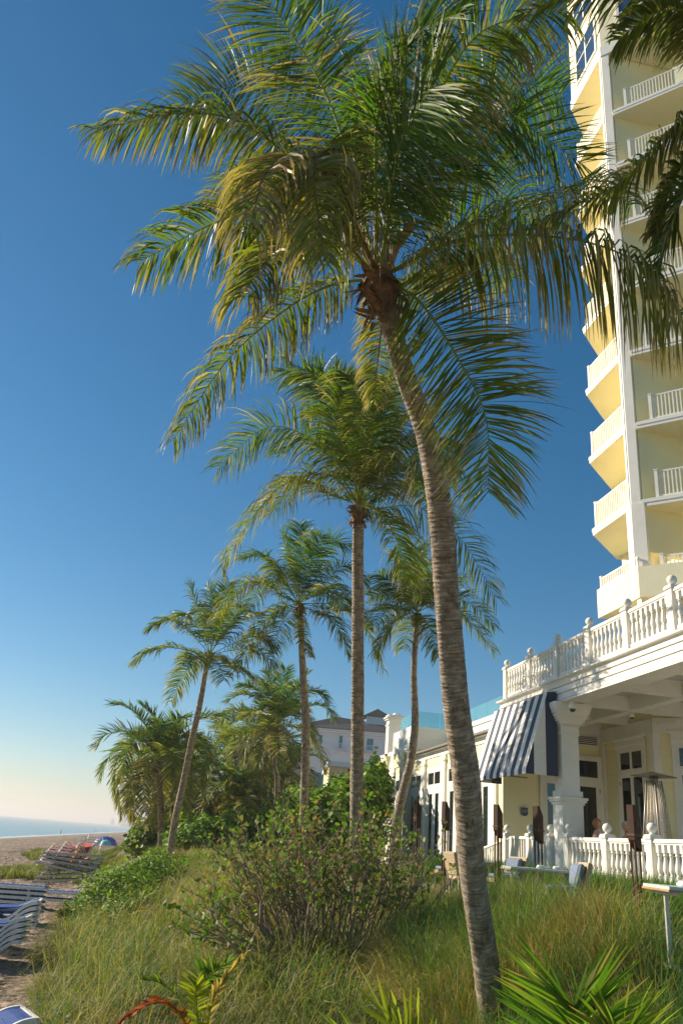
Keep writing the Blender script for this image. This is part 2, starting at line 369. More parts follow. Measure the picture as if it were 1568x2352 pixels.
def make_palm(label, tr, dc, crown, fronds, L, db=None, seed=0, name='coconut_palm', leafk=.265, npair=70, rings=.06, group='coconut palms along the dune', nseg=4, width=.042, extra=0, wleaf=1.0):
    """tr: (x,y,widthpx) from base to top; db base distance"""
    db = db or dc; n = len(tr)
    ds = [db+(dc-db)*i/(n-1) for i in range(n)]
    P = [at(x, y, d) for (x, y, w), d in zip(tr, ds)]; rad = [w/2*d/F for (x, y, w), d in zip(tr, ds)]
    b = P[0].copy(); g = gz(b[0], b[1]); b2 = P[0]+(P[0]-P[1])/np.linalg.norm(P[0]-P[1])*max(0, (P[0][2]-g+.15)); 
    if P[0][2] > g-.1: P = [b2]+P; rad = [rad[0]*1.12]+rad
    root = thing(name, label, 'palm tree', tuple(P[0]), group)
    trunk(root, P, rad, 24 if rings < .056 else 14, rings, .028 if rings < .056 else .045, seed)
    c = at(crown[0], crown[1], dc); ax = nrm(np.array(P[-1]-P[-2])+np.array([0, 0, .3])*np.linalg.norm(P[-1]-P[-2]))
    crown_fibre(root, tuple(P[-1]), tuple(ax), rad[-1], seed)
    rs = random.Random(seed)
    for i, s in enumerate(fronds):
        Pf = px_frond(crown, dc, s, s.get('L', L))
        add_frond(root, Pf, seed=seed*100+i, npair=s.get('n', npair), leaf=s.get('lf', L*leafk)*wleaf, droop=s.get('d', .32), age=s.get('a', rs.uniform(.1, .6)),
                  width=width, up=s.get('u', .3), roll=s.get('r', rs.uniform(-.35, .35)), nseg=nseg, rr=.0058*L, brown=s.get('b', .4), sweep=s.get('sw', .48), label=s.get('label'))
    if extra: wild_fronds(root, c, L, extra, seed, npair, width, nseg, leafk)
    return root, c
def wild_fronds(root, c, L, n, seed, npair, width, nseg, leafk=.21, lo=-45):
    g = random.Random(seed+5); a0 = g.uniform(0, 6)
    for i in range(n):
        f = (i+.5)/n; az = a0+i*2.39996; el = R(82-(82-lo)*f+g.uniform(-9, 9)); Lr = L*g.uniform(.82, 1.05)*(.75 if f < .12 else 1)
        h = np.array([math.cos(az), math.sin(az), 0.]); z = np.array([0, 0, 1.])
        P = [c.copy()]; e = el; p = c.copy(); k = 5
        bend = R(13+24*min(1, f*1.6))*g.uniform(.75, 1.25)
        for j in range(k):
            p = p+(h*math.cos(e)+z*math.sin(e))*Lr/k; P.append(p.copy()); e -= bend*(.5+.35*j)*(1 if e > -1.25 else .1)
        add_frond(root, [P[0], P[2], P[3], P[5]] if False else P[:1]+P[1:], seed=seed*77+i, npair=npair, leaf=L*leafk, droop=.12+.3*f, age=max(0, min(1, f*.75+g.uniform(-.12, .15))), width=width, up=.45-.3*f, roll=g.uniform(-.5, .5), nseg=nseg, rr=.0058*L, brown=.2+.5*f)
S_ = lambda *p, **k: dict(p=p, **k)
# main palm
A_f = [
 S_((730, 430), (560, 285), (400, 262), (222, 300), s=.3, d=.55, a=.55, b=.7, r=-.15, u=-.15, lf=.82, sw=.5),
 S_((750, 540), (640, 480), (500, 510), (322, 600), s=.2, d=.4, a=.45, b=.5, u=0, lf=.85, r=.5),
 S_((760, 655), (650, 715), (520, 830), (398, 1010), s=-.4, d=.5, a=.65, b=.6, u=-.1, lf=.75, r=0),
 S_((770, 360), (640, 235), (530, 200), (425, 240), s=-1, d=.2, a=.3, r=.9, u=.1, lf=.95),
 S_((790, 330), (730, 180), (650, 50), (560, -70), s=-.5, d=.22, a=.4, b=.5, r=1.1, u=.1, lf=1.0),
 S_((850, 330), (800, 150), (740, 60), (670, 10), s=-1, d=.12, a=.0, lf=.6, b=.05, r=.6, n=90),
 S_((862, 400), (872, 240), (935, 100), (1045, 30), s=.8, d=.14, a=.15, b=.2, lf=.95, r=1.3, u=.1),
 S_((940, 380), (1010, 210), (1110, 70), (1300, 20), s=.4, d=.42, a=.5, b=.85, r=-.5, u=0, lf=1.05),
 S_((960, 420), (1040, 310), (1150, 260), (1335, 375), s=-.7, d=.13, a=.25, b=.3, r=-1.1, u=.05, lf=1.1, sw=.5),
 S_((950, 400), (1060, 230), (1180, 190), (1290, 215), s=-1, d=.15, a=.2, b=.3, r=-.9, lf=1.1, u=.05),
 S_((960, 590), (1063, 548), (1222, 540), (1380, 565), (1492, 628), (1570, 735), s=.5, d=.75, a=.6, b=.9, L=4.8, lf=1.15, sw=.28, u=-.3, r=.1),
 S_((970, 580), (1090, 515), (1250, 465), (1380, 428), (1450, 470), s=-.6, d=.7, a=.45, b=.8, lf=.8, u=-.1, sw=.4),
 S_((960, 690), (1055, 830), (1115, 960), (1120, 1130), s=.5, d=.14, a=.45, b=.55, lf=.9, u=.05, r=-1.35, sw=.4),
 S_((878, 720), (868, 820), (858, 930), s=-.9, d=.3, a=.8, b=.8, lf=.5),
 S_((800, 470), (740, 350), (722, 420), (745, 600), s=.9, d=.6, a=1.0, b=.5, lf=.95, u=-.1, r=.3),
 S_((770, 430), (680, 355), (610, 400), (575, 520), s=.8, d=.6, a=1.0, b=2.2, lf=.95, u=-.1),
 S_((770, 540), (690, 530), (620, 590), (555, 680), s=.7, d=.5, a=.7, b=.7, lf=.85, u=0),
 S_((780, 500), (700, 420), (610, 430), (500, 470), s=-.8, d=.5, a=.4, b=.5, lf=.95, r=.4),
 S_((930, 430), (1040, 400), (1150, 440), (1230, 530), s=-.9, d=.35, a=.35, b=.5, r=-.7, lf=1.05),
 S_((980, 640), (1090, 600), (1180, 640), s=-1, d=.6, a=.4, b=.6, lf=.8, u=0),
 S_((860, 420), (860, 300), (850, 180), s=-.9, d=.12, a=.2, r=.2, lf=1.1), S_((900, 450), (920, 330), (990, 200), s=.6, d=.15, a=.3, r=-1.2, lf=1.1, b=.2),
]
for f in A_f:
    if f.get('L', 0) < 4.5: f['lf'] = f.get('lf', .95)*.92
    f['u'] = f.pop('up', f.get('u', .3))
    if f.get('a', 0) >= .44 and abs(f.get('r', 0)) < 1: f['d'] *= 1.7
rootA, cA = make_palm('tallest palm, curved thick ringed trunk in the foreground with the biggest crown', [(1144, 2500, 74), (1128, 2340, 60), (1113, 2200, 59), (1085, 2000, 60), (1071, 1800, 64), (1046, 1620, 61), (1028, 1400, 57), (1014, 1200, 57), (982, 1010, 50), (930, 865, 46), (898, 750, 48), (880, 690, 54)],
    8.7, (870, 640), A_f, 3.95, db=8.9, seed=1, npair=172, rings=.05, width=.0175)
def spathe(root, pts, r):
    m = MB(); m.tube([at(x, y, d) for x, y, d in pts], r, 8); o = m.build('flower_spathe', M_SPATHE, root); return o
spathe(rootA, [(890, 620, 9.1), (905, 570, 9.0), (925, 540, 8.95), (955, 508, 8.9), (962, 502, 8.9)], [.05, .06, .065, .05, .006])
spathe(rootA, [(880, 620, 9.1), (892, 560, 9.1), (900, 500, 9.0), (910, 455, 9.)], [.05, .035, .02, .004])
m = MB()
for i in range(46):                      # dry grey threads hanging from the crown
    x = random.uniform(795, 905); y = random.uniform(470, 560); d = random.uniform(8.5, 8.8); l = random.uniform(50, 120)
    m.tube([at(x, y, d), at(x+random.uniform(-8, 8), y+l*.5, d-.03), at(x+random.uniform(-10, 10), y+l, d)], [.004, .011, .003], 4)
m.build('dry_threads', mat('dry_leaf_grey', (.45, .34, .24), .8, .3, 20), rootA)
B_f = [
 S_((740, 1030), (620, 980), (500, 1072), s=.4, d=.35, a=.35), S_((750, 1090), (630, 1130), (508, 1300), s=.6, d=.55, a=.6, b=.8),
 S_((790, 1010), (720, 880), (645, 845), s=-.8, d=.3, a=.3), S_((835, 1000), (822, 900), (795, 860), s=.9, d=.4, a=.35),
 S_((800, 1000), (760, 900), (700, 850), s=.6, d=.3, a=.3), S_((868, 1010), (880, 930), (918, 865), s=-.6, d=.25, a=.1),
 S_((870, 1050), (915, 970), (985, 950), s=-1, d=.3, a=.3), S_((880, 1080), (950, 1020), (1040, 1075), s=.2, d=.4, a=.3),
 S_((900, 1100), (960, 1030), (1000, 1010), (1030, 1090), s=.8, d=.5, a=.55, b=.8), S_((870, 1110), (905, 1070), (960, 1080), (975, 1150), s=1, d=.5, a=.6, b=.9),
 S_((855, 1169), (960, 1165), (1060, 1240), (1138, 1375), s=.5, d=.4, a=.5), S_((870, 1180), (910, 1240), (935, 1330), s=.8, d=.4, a=.7),
 S_((820, 1000), (808, 900), (770, 840), s=-1, d=.2, a=0, lf=.5), S_((845, 1020), (850, 940), (870, 870), s=.4, d=.25, a=.1),
 S_((780, 1060), (700, 1010), (640, 1040), s=-1, d=.4, a=.4), S_((770, 1140), (700, 1110), (620, 1180), s=-.9, d=.5, a=.6),
 S_((880, 1130), (950, 1110), (1030, 1190), s=-.8, d=.45, a=.5), S_((810, 1080), (770, 970), (790, 900), s=1, d=.4, a=.3), S_((840, 1060), (860, 960), (830, 890), s=.9, d=.45, a=.4),
]
make_palm('second tallest palm, straight grey trunk rising behind the bare-stemmed bush', [(818, 2085, 32), (819, 1860, 31), (821, 1600, 29), (822, 1400, 28), (821, 1270, 26), (823, 1185, 25)], 17.7, (824, 1160), B_f, 3.7, seed=2, npair=118, rings=.065, width=.022)
C_f = [
 S_((630, 1350), (575, 1335), (530, 1370), (496, 1424), s=.6, d=.45, a=.6, b=.7), S_((640, 1400), (590, 1450), (543, 1540), s=.5, d=.4, a=.5, b=.7),
 S_((640, 1320), (600, 1275), (560, 1283), s=-.7, d=.3, a=.2), S_((668, 1309), (650, 1225), s=-.5, d=.2, a=.05), S_((690, 1290), (690, 1205), s=.5, d=.2, a=.05),
 S_((720, 1310), (756, 1245), (800, 1255), s=-.3, d=.2, a=.1), S_((740, 1340), (790, 1300), (838, 1335), s=.4, d=.35, a=.3), S_((750, 1385), (800, 1375), (845, 1440), s=.2, d=.4, a=.45),
 S_((730, 1410), (768, 1430), (800, 1500), s=.7, d=.4, a=.5), S_((760, 1400), (830, 1420), (878, 1535), s=-.2, d=.4, a=.5), S_((700, 1330), (720, 1270), (740, 1230), s=.9, d=.25, a=.1),
 S_((650, 1370), (600, 1340), (570, 1400), s=-.9, d=.4, a=.4), S_((665, 1350), (640, 1300), (625, 1340), s=1, d=.45, a=.5), S_((690, 1430), (700, 1480), (715, 1510), s=.9, d=.4, a=.9, b=.9, lf=.4), S_((660, 1410), (640, 1450), (630, 1500), s=-.8, d=.4, a=.5), S_((720, 1370), (760, 1350), (790, 1400), s=1, d=.4, a=.6)]
make_palm('palm with straight thin trunk and shaggy crown standing just left of the tall straight trunk', [(694, 1965, 19), (697, 1880, 19), (701, 1750, 20), (702, 1650, 19), (696, 1550, 16), (692, 1470, 14), (689, 1405, 14)], 26, (685, 1386), C_f, 3.2, seed=3, npair=92, rings=.09, width=.025)
D_f = [
 S_((394, 1488), (345, 1495), (311, 1521), s=.2, d=.35, a=.4), S_((420, 1437), (380, 1425), (345, 1444), s=.3, d=.3, a=.3), S_((462, 1422), (434, 1342), s=-.4, d=.2, a=.1),
 S_((434, 1535), (394, 1611), s=-.3, d=.35, a=.5), S_((559, 1468), (600, 1462), (627, 1485), s=.2, d=.3, a=.3), S_((560, 1490), (600, 1500), (633, 1531), s=-.3, d=.35, a=.3), S_((527, 1523), (575, 1551), s=.6, d=.35, a=.5),
 S_((502, 1527), (514, 1563), s=.9, d=.4, a=.8), S_((535, 1436), (591, 1408), s=-.6, d=.3, a=.2), S_((505, 1410), (526, 1338), s=.4, d=.2, a=.1), S_((486, 1420), (478, 1350), s=-.6, d=.2, a=0), S_((454, 1440), (430, 1410), (418, 1435), s=1, d=.4, a=.5), S_((450, 1510), (425, 1530), s=1, d=.4, a=.6), S_((520, 1440), (560, 1390), s=.8, d=.35, a=.4)]
make_palm('slender palm leaning right with pale curved trunk, standing by the round-leaved hedge', [(386, 2010, 18), (400, 1900, 17), (421, 1800, 16), (441, 1700, 15), (459, 1620, 13), (472, 1545, 11), (480, 1512, 11)], 28, (483, 1503), D_f, 2.95, seed=4, npair=86, rings=.1, width=.025)
E_f = [
 S_((905, 1430), (866, 1502), s=.2, d=.4, a=.5), S_((905, 1370), (850, 1370), s=-.4, d=.4, a=.3), S_((915, 1350), (870, 1320), s=.3, d=.3, a=.2), S_((935, 1340), (900, 1275), s=-.3, d=.25, a=.1), S_((955, 1330), (948, 1250), s=.4, d=.2, a=0),
 S_((965, 1330), (978, 1262), s=-.5, d=.2, a=.1), S_((1000, 1360), (1060, 1330), s=-.3, d=.3, a=.2), S_((1040, 1400), (1132, 1495), s=.1, d=.4, a=.5), S_((1040, 1370), (1135, 1440), s=-.4, d=.4, a=.3), S_((985, 1440), (1005, 1510), s=.5, d=.4, a=.6),
 S_((920, 1400), (890, 1400), (855, 1440), s=.9, d=.4, a=.5), S_((970, 1360), (1010, 1300), s=.7, d=.3, a=.3), S_((940, 1440), (925, 1490), s=-.8, d=.4, a=.6), S_((950, 1380), (960, 1330), (975, 1370), s=1, d=.4, a=.7)]
make_palm('palm with bent S-shaped trunk crossing in front of the white wing doors', [(903, 1990, 22), (909, 1900, 21), (926, 1815, 21), (944, 1740, 18), (953, 1650, 17), (950, 1540, 14), (957, 1425, 13)], 25, (958, 1408), E_f, 3.1, seed=5, npair=86, rings=.09, width=.025)
F_f = [
 S_((555, 1634), (494, 1670), s=.3, d=.4, a=.6), S_((580, 1600), (522, 1611), s=-.5, d=.3, a=.3), S_((599, 1590), (551, 1573), s=.5, d=.3, a=.1), S_((625, 1590), (610, 1540), s=-.3, d=.2, a=0), S_((645, 1590), (655, 1535), s=.3, d=.2, a=0),
 S_((675, 1590), (710, 1545), s=-.3, d=.2, a=.1), S_((704, 1590), (752, 1609), s=.3, d=.35, a=.3), S_((724, 1620), (764, 1650), s=-.2, d=.35, a=.4), S_((710, 1690), (750, 1776), s=.3, d=.4, a=.8), S_((611, 1690), (595, 1752), s=.5, d=.4, a=.9),
 S_((560, 1680), (515, 1700), s=-.6, d=.4, a=.6), S_((660, 1610), (690, 1570), s=.9, d=.3, a=.1), S_((640, 1690), (640, 1730), s=1, d=.4, a=.9, b=.9), S_((600, 1640), (560, 1650), s=1, d=.4, a=.7), S_((690, 1640), (720, 1700), s=1, d=.4, a=.6), S_((630, 1610), (600, 1560), s=1, d=.3, a=.2)]
make_palm('smaller palm with bright green crown, two trunks left of the tall straight trunk', [(636, 1925, 13), (633, 1880, 12), (637, 1800, 12), (632, 1750, 11), (634, 1685, 10)], 40, (635, 1662), F_f, 3.5, seed=6, npair=80, rings=.12, width=.036, nseg=3)
def rpalm(label, tr, dc, crown, L, seed, n=22, lo=-28):
    r_, c_ = make_palm(label, tr, dc, crown, [], L, seed=seed, npair=40, rings=.12, width=.085, nseg=3, extra=0)
    wild_fronds(r_, c_, L, n, seed, 74, .04, 3, .24, lo); return r_
rpalm('full dark crowned palm nearest the beach, leftmost of all the palms', [(371, 1985, 15), (369, 1850, 14), (364, 1762, 12)], 36, (364, 1745), 3.7, 7, 27)
rpalm('palm with thinner pale trunk directly behind the leftmost palm', [(385, 1975, 10), (381, 1850, 10), (376, 1775, 8)], 41, (384, 1755), 3.5, 8, 22)
rpalm('low palm behind the leaning pale trunk with hanging dry fronds', [(416, 1935, 8), (411, 1860, 8), (408, 1800, 8)], 47, (425, 1785), 3.5, 9, 24)
rpalm('dark palm with brown trunk right behind the bright green crown', [(606, 1860, 10), (610, 1780, 10), (613, 1715, 9)], 46, (611, 1705), 3.9, 10, 26)
rpalm('shadowy palm between the leaning pale trunk and the bright green crown', [(528, 1900, 7), (530, 1830, 7), (531, 1770, 7)], 58, (530, 1770), 5.2, 12, 26)
rpalm('squat palm with long arching fronds and hardly any trunk above the hedge', [(556, 1900, 14), (556, 1870, 13), (557, 1855, 12)], 44, (557, 1848), 3.4, 13, 20, 0)
rpalm('far palm partly hidden behind the straight thin trunk', [(672, 1900, 7), (670, 1830, 7), (668, 1780, 7)], 62, (668, 1770), 3.8, 14, 20)
# palm outside the frame on the right, its fronds hang in
I_f = [
 S_((1650, 60), (1560, -15), (1400, -45), (1200, 30), s=.0, d=.45, a=.5, b=.5, lf=.55, L=3), S_((1640, 230), (1540, 295), (1420, 420), (1250, 500), s=0, d=.6, a=.6, b=.8, L=3, lf=.42, u=-.2),
 S_((1660, 330), (1600, 400), (1545, 500), (1500, 640), s=0, d=.25, a=.3, lf=.5, L=2), S_((1650, 100), (1590, 30), (1500, 30), (1420, 90), s=.0, d=.5, a=.5, L=2.5, lf=.5), S_((1690, 300), (1680, 420), (1650, 560), (1620, 700), s=0, d=.3, a=.4, L=2, lf=.4),
 S_((1800, 150), (1900, 120), (2000, 250), s=.3, L=3), S_((1760, 100), (1800, -60), s=-.5, L=3), S_((1800, 330), (1900, 420), (1950, 600), s=0, L=3), S_((1700, 50), (1620, -140), (1500, -220), s=0, L=3), S_((1650, 290), (1560, 380), (1520, 470), (1500, 540), s=0, d=.5, a=.7, L=2.5, lf=.35, b=.9)]
make_palm('palm mostly outside the picture on the right, its fronds reaching in over the tower', [(1890, 2600, 60), (1850, 2000, 52), (1810, 1200, 48), (1760, 500, 44), (1742, 300, 44)], 7.2, (1740, 240), I_f, 3.0, db=8.0, seed=15, npair=120, rings=.055, width=.019)
# ------------------------------------------------------------------ ground, water
def grid(xs, ys, f):
    X, Y = np.meshgrid(xs, ys, indexing='ij'); Z = f(X, Y); V = np.stack([X, Y, Z], 2).reshape(-1, 3); nx, ny = X.shape
    i = np.arange((nx-1)*(ny-1)); a = i//(ny-1); b = i % (ny-1)
    return V, np.stack([a*ny+b, (a+1)*ny+b, (a+1)*ny+b+1, a*ny+b+1], 1)
xs = np.unique(np.concatenate([np.linspace(-60, -14, 60), np.linspace(-14, 12, 131), np.linspace(12, 60, 20), [100, 300, 1000, 3000]]))
ys = np.unique(np.concatenate([[-60, -30], np.linspace(-20, 60, 240), np.linspace(60, 200, 60), np.linspace(200, 600, 30), [1000, 2000, 4000, 6000]]))
def gf(X, Y):
    z = ground(X, Y)
    z = z+.035*np.sin(X*5.1+3*np.sin(Y*1.3))*np.sin(Y*4.3+2*np.sin(X*1.7))*(sstep(-40, -12, X)*(1-sstep(-3, -1, X))); return np.maximum(z, -3)
V, Fq = grid(xs, ys, gf)
m = bpy.data.materials.new('beach_sand'); m.use_nodes = True; nt = m.node_tree; N = nt.nodes; Lk = nt.links; p = N['Principled BSDF']
geo = N.new('ShaderNodeNewGeometry')
n1 = N.new('ShaderNodeTexNoise'); n1.inputs['Scale'].default_value = .35; n1.inputs['Detail'].default_value = 8; Lk.new(geo.outputs['Position'], n1.inputs[0])
n2 = N.new('ShaderNodeTexNoise'); n2.inputs['Scale'].default_value = 2.6; n2.inputs['Detail'].default_value = 10; n2.inputs['Roughness'].default_value = .7; Lk.new(geo.outputs['Position'], n2.inputs[0])
r1 = N.new('ShaderNodeValToRGB'); e = r1.color_ramp.elements; e[0].position = .38; e[0].color = (.19, .145, .11, 1); e[1].position = .62; e[1].color = (.43, .335, .25, 1); Lk.new(n2.outputs[0], r1.inputs[0])
mx = N.new('ShaderNodeMix'); mx.data_type = 'RGBA'; mx.blend_type = 'MULTIPLY'; mx.inputs[0].default_value = .6; Lk.new(r1.outputs[0], mx.inputs[6])
r2 = N.new('ShaderNodeValToRGB'); e = r2.color_ramp.elements; e[0].position = .42; e[0].color = (.45, .40, .38, 1); e[1].position = .58; e[1].color = (1, 1, 1, 1); Lk.new(n1.outputs[0], r2.inputs[0]); Lk.new(r2.outputs[0], mx.inputs[7])
Lk.new(mx.outputs[2], p.inputs['Base Color']); p.inputs['Roughness'].default_value = .9; p.inputs['Specular IOR Level'].default_value = .2
b = N.new('ShaderNodeBump'); b.inputs['Strength'].default_value = 1; b.inputs['Distance'].default_value = .3; n3 = N.new('ShaderNodeTexNoise'); n3.inputs['Scale'].default_value = 3.5; n3.inputs['Detail'].default_value = 6; Lk.new(geo.outputs['Position'], n3.inputs[0]); Lk.new(n3.outputs[0], b.inputs['Height']); Lk.new(b.outputs[0], p.inputs['Normal'])
o = bpy.data.objects.new('beach_ground', npmesh('beach_ground', V, Fq, None, [m], True)); col.objects.link(o); tag(o, kind='structure')
m = bpy.data.materials.new('sea_water'); m.use_nodes = True; nt = m.node_tree; N = nt.nodes; Lk = nt.links; p = N['Principled BSDF']
geo = N.new('ShaderNodeNewGeometry'); sx = N.new('ShaderNodeSeparateXYZ'); Lk.new(geo.outputs['Position'], sx.inputs[0])
nz = N.new('ShaderNodeTexNoise'); nz.inputs['Scale'].default_value = .12; nz.inputs['Detail'].default_value = 6; Lk.new(geo.outputs['Position'], nz.inputs[0])
ma = N.new('ShaderNodeMath'); ma.operation = 'MULTIPLY_ADD'; Lk.new(nz.outputs[0], ma.inputs[0]); ma.inputs[1].default_value = 6; Lk.new(sx.outputs[0], ma.inputs[2])
rp = N.new('ShaderNodeMapRange'); rp.inputs[1].default_value = -44.2; rp.inputs[2].default_value = -42.5; Lk.new(ma.outputs[0], rp.inputs[0])
mx = N.new('ShaderNodeMix'); mx.data_type = 'RGBA'; Lk.new(rp.outputs[0], mx.inputs[0]); mx.inputs[6].default_value = (.10, .26, .32, 1); mx.inputs[7].default_value = (.75, .76, .74, 1); Lk.new(mx.outputs[2], p.inputs['Base Color'])
p.inputs['Roughness'].default_value = .22
mp = N.new('ShaderNodeMapping'); mp.inputs['Scale'].default_value = (1, .35, 1); Lk.new(geo.outputs['Position'], mp.inputs[0]); n3 = N.new('ShaderNodeTexNoise'); n3.inputs['Scale'].default_value = .7; n3.inputs['Detail'].default_value = 5; Lk.new(mp.outputs[0], n3.inputs[0]); b = N.new('ShaderNodeBump'); b.inputs['Strength'].default_value = .7; b.inputs['Distance'].default_value = .5; Lk.new(n3.outputs[0], b.inputs['Height']); Lk.new(b.outputs[0], p.inputs['Normal'])
V, Fq = grid(np.array([-9000, -3000, -1000, -300, -100, -38.]), np.array([-300, 0, 100, 300, 1000, 3000, 9000, 14000.]), lambda X, Y: X*0)
o = bpy.data.objects.new('sea_water', npmesh('sea_water', V, Fq, None, [m])); col.objects.link(o); tag(o, kind='structure')
# ------------------------------------------------------------------ grass
def blades(name, label, X, Y, H, W, colr, lean, seed, curl=1.0, nseg=3, cat='grass', zoff=0):
    g = np.random.default_rng(seed); n = len(X); Z = ground(X, Y)+zoff-.03
    az = lean[0]; tilt = lean[1]
    d0 = np.stack([np.cos(az)*np.sin(tilt), np.sin(az)*np.sin(tilt), np.cos(tilt)], 1)
    wv = nrm(np.stack([-np.sin(az+g.normal(0, .6, n)), np.cos(az+g.normal(0, .6, n)), g.normal(0, .2, n)], 1))
    p = np.stack([X, Y, Z], 1); d = d0; seg = (H/nseg)[:, None]; vv = []; cc = []
    wp = [.8, 1, .7, .12] if nseg == 3 else [.7, 1, .9, .6, .1]; cl = curl*g.uniform(.15, .62, n)
    for k in range(nseg+1):
        h = (W*wp[k]/2)[:, None]; vv += [p-wv*h, p+wv*h]
        f = k/nseg; c = colr*(.95+.15*f); cc += [c, c]
        p = p+d*seg; d = nrm(d+np.array([0, 0, -1.])*(cl*(.5+.6*k))[:, None]+d0*np.array([1, 1, 0])*.25)
    nv = 2*(nseg+1); V = np.stack(vv, 1).reshape(-1, 3); C = np.stack(cc, 1).reshape(-1, 3).clip(.005, 1)
    b = np.arange(n)*nv; Fq = np.concatenate([np.stack([b+2*k, b+2*k+1, b+2*k+3, b+2*k+2], 1) for k in range(nseg)])
    o = bpy.data.objects.new(name, npmesh(name, V, Fq, C, [M_GRASS])); col.objects.link(o)
    return tag(o, label, cat, kind='stuff')
def vnoise(X, Y, sc, seed):
    g = np.random.default_rng(seed); G = g.random((64, 64)); x = (X*sc) % 63; y = (Y*sc) % 63; i = x.astype(int); j = y.astype(int); fx = x-i; fy = y-j; fx = fx*fx*(3-2*fx); fy = fy*fy*(3-2*fy)
    return G[i, j]*(1-fx)*(1-fy)+G[i+1, j]*fx*(1-fy)+G[i, j+1]*(1-fx)*fy+G[i+1, j+1]*fx*fy
def inview(X, Y, m=.06):
    t = X/np.maximum(Y, .1); return (t > -.215-m-.5/np.maximum(Y, 1)) & (t < .66+m)
def clumps(n, per, xr, yr, fn, seed, dens='y'):
    g = np.random.default_rng(seed)
    if dens == 'y': Y = yr[0]+(yr[1]-yr[0])*g.random(n)**1.35
    else: Y = g.uniform(*yr, n)
    X = g.uniform(*xr, n); k = fn(X, Y, g); X, Y = X[k], Y[k]
    cr = g.uniform(.06, .2, len(X)); i = np.repeat(np.arange(len(X)), per); a = g.uniform(0, 2*np.pi, len(i)); r = cr[i]*np.sqrt(g.random(len(i)))
    return X[i]+r*np.cos(a), Y[i]+r*np.sin(a), i, a, r/cr[i], g
DRY = np.array([.38, .275, .125]); OLV = np.array([.155, .20, .04]); GRN = np.array([.08, .175, .03]); BLG = np.array([.15, .26, .11])
def cond_dune(X, Y, g):
    e = X-edge(Y)-.7*vnoise(X, Y, .5, 3); ok = (e > -.1) & inview(X, Y) & (X < 9.3)
    ok &= vnoise(X, Y, .8, 27) < .84
    # boards of the deck and the shrubs keep clear
    ok &= ~((X > 5.35) & (X < 7.7) & (Y > 6.4) & (Y < 27)); return ok
X, Y, ci, a, rr_, g = clumps(13500, 34, (-6, 9.3), (3.2, 30), cond_dune, 21)
nc = ci.max()+1; u1 = vnoise(X, Y, .45, 5); u2 = g.random(nc)[ci]; tone = np.clip(u1*1.5+vnoise(X, Y, 1.5, 12)*.9-.75+.7*(u2-.5)+g.normal(0, .16, len(X)), 0, 1)
C = OLV[None]*(1-tone[:, None])+DRY[None]*tone[:, None]; gr = (u2 > .66); C[gr] = GRN*.6+BLG*.5; dk = vnoise(X, Y, .9, 15)[:, None]; C *= .62+.7*dk; C *= (1+g.normal(0, .3, (len(X), 1))).clip(.35, 2)*(.75+.5*g.random(nc)[ci])[:, None]
H = (.30+.48*g.random(nc)[ci]**1.5)*(.55+.6*g.random(len(X)))*(.75+.6*vnoise(X, Y, .8, 17)); H *= np.interp(X-edge(Y), [0, 2, 5, 7], [.75, .95, 1.0, 1.15])
W = np.interp(Y, [3, 10, 20, 30], [.005, .0065, .010, .016])
blades('dune_grass', 'dry golden green grass clumps covering the dune', X, Y, H, W, C, (a+g.normal(0, .5, len(X)), .15+.85*rr_*g.random(len(X))+.1), 31, nseg=4, curl=1.15)
X2, Y2, ci, a, rr_, g = clumps(4200, 6, (-5, 9.3), (4, 22), cond_dune, 41)
C = np.where((g.random(len(X2)) < .55)[:, None], np.array([.46, .36, .18])[None], np.array([.22, .27, .07])[None])*(.7+.6*g.random((len(X2), 1)))
blades('grass_stalks', 'long arching straw coloured stalks standing above the dune grass', X2, Y2, .75+.45*g.random(len(X2)), np.interp(Y2, [3, 10, 22], [.004, .006, .010]), C, (a+g.normal(0, .8, len(X2)), .15+.6*g.random(len(X2))), 42, nseg=4, curl=1.25)
# tall green grass mound on the right and lush grass below the terrace railing
def cond_r(X, Y, g): return ((((X > 3.2) & (X < 5.35) & (Y > 5) & (Y < 13.5) & (X/Y > .26)) | ((X > 4) & (X < 7) & (Y > 4.5) & (Y < 6.3))) & inview(X, Y))
X, Y, ci, a, rr_, g = clumps(5200, 42, (3, 7.2), (4.5, 13.5), cond_r, 22, 'u')
nc = ci.max()+1; u2 = np.clip(g.random(nc)[ci]*.6+1.1*vnoise(X, Y, 1.1, 19)-.32, 0, 1); C = np.where((u2 < .3)[:, None], DRY[None]*.8+OLV*.2, np.where((u2 < .55)[:, None], OLV[None]*.8+GRN*.3, (GRN*.5+BLG*.6)[None]))*(1+g.normal(0, .2, (len(X), 1)))
H = (.5+.75*g.random(nc)[ci]**2)*(.6+.5*g.random(len(X))); blades('tall_grass', 'tall tangled green grass in front of the deck tables', X, Y, H, np.full(len(X), .008), C, (a+g.normal(0, .4, len(X)), .12+.5*rr_*g.random(len(X))), 32, nseg=4, curl=.8)
def cond_l(X, Y, g): return (X > 7.75) & (X < 9.45) & inview(X, Y)
X, Y, ci, a, rr_, g = clumps(3600, 30, (7.75, 9.45), (10, 26), cond_l, 23, 'u')
nc = ci.max()+1; C = (np.array([.055, .15, .02])[None]*(.7+.7*g.random(nc)[ci][:, None])+np.array([.03, .02, 0])*g.random((len(X), 1)))*(1+g.normal(0, .15, (len(X), 1)))
H = (.75+.28*g.random(nc)[ci])*(.65+.4*g.random(len(X))); blades('lush_grass', 'lush dark green grass at the foot of the white terrace railing', X, Y, H, np.full(len(X), .016), C, (a+g.normal(0, .4, len(X)), .1+.45*rr_*g.random(len(X))), 33, curl=.55)
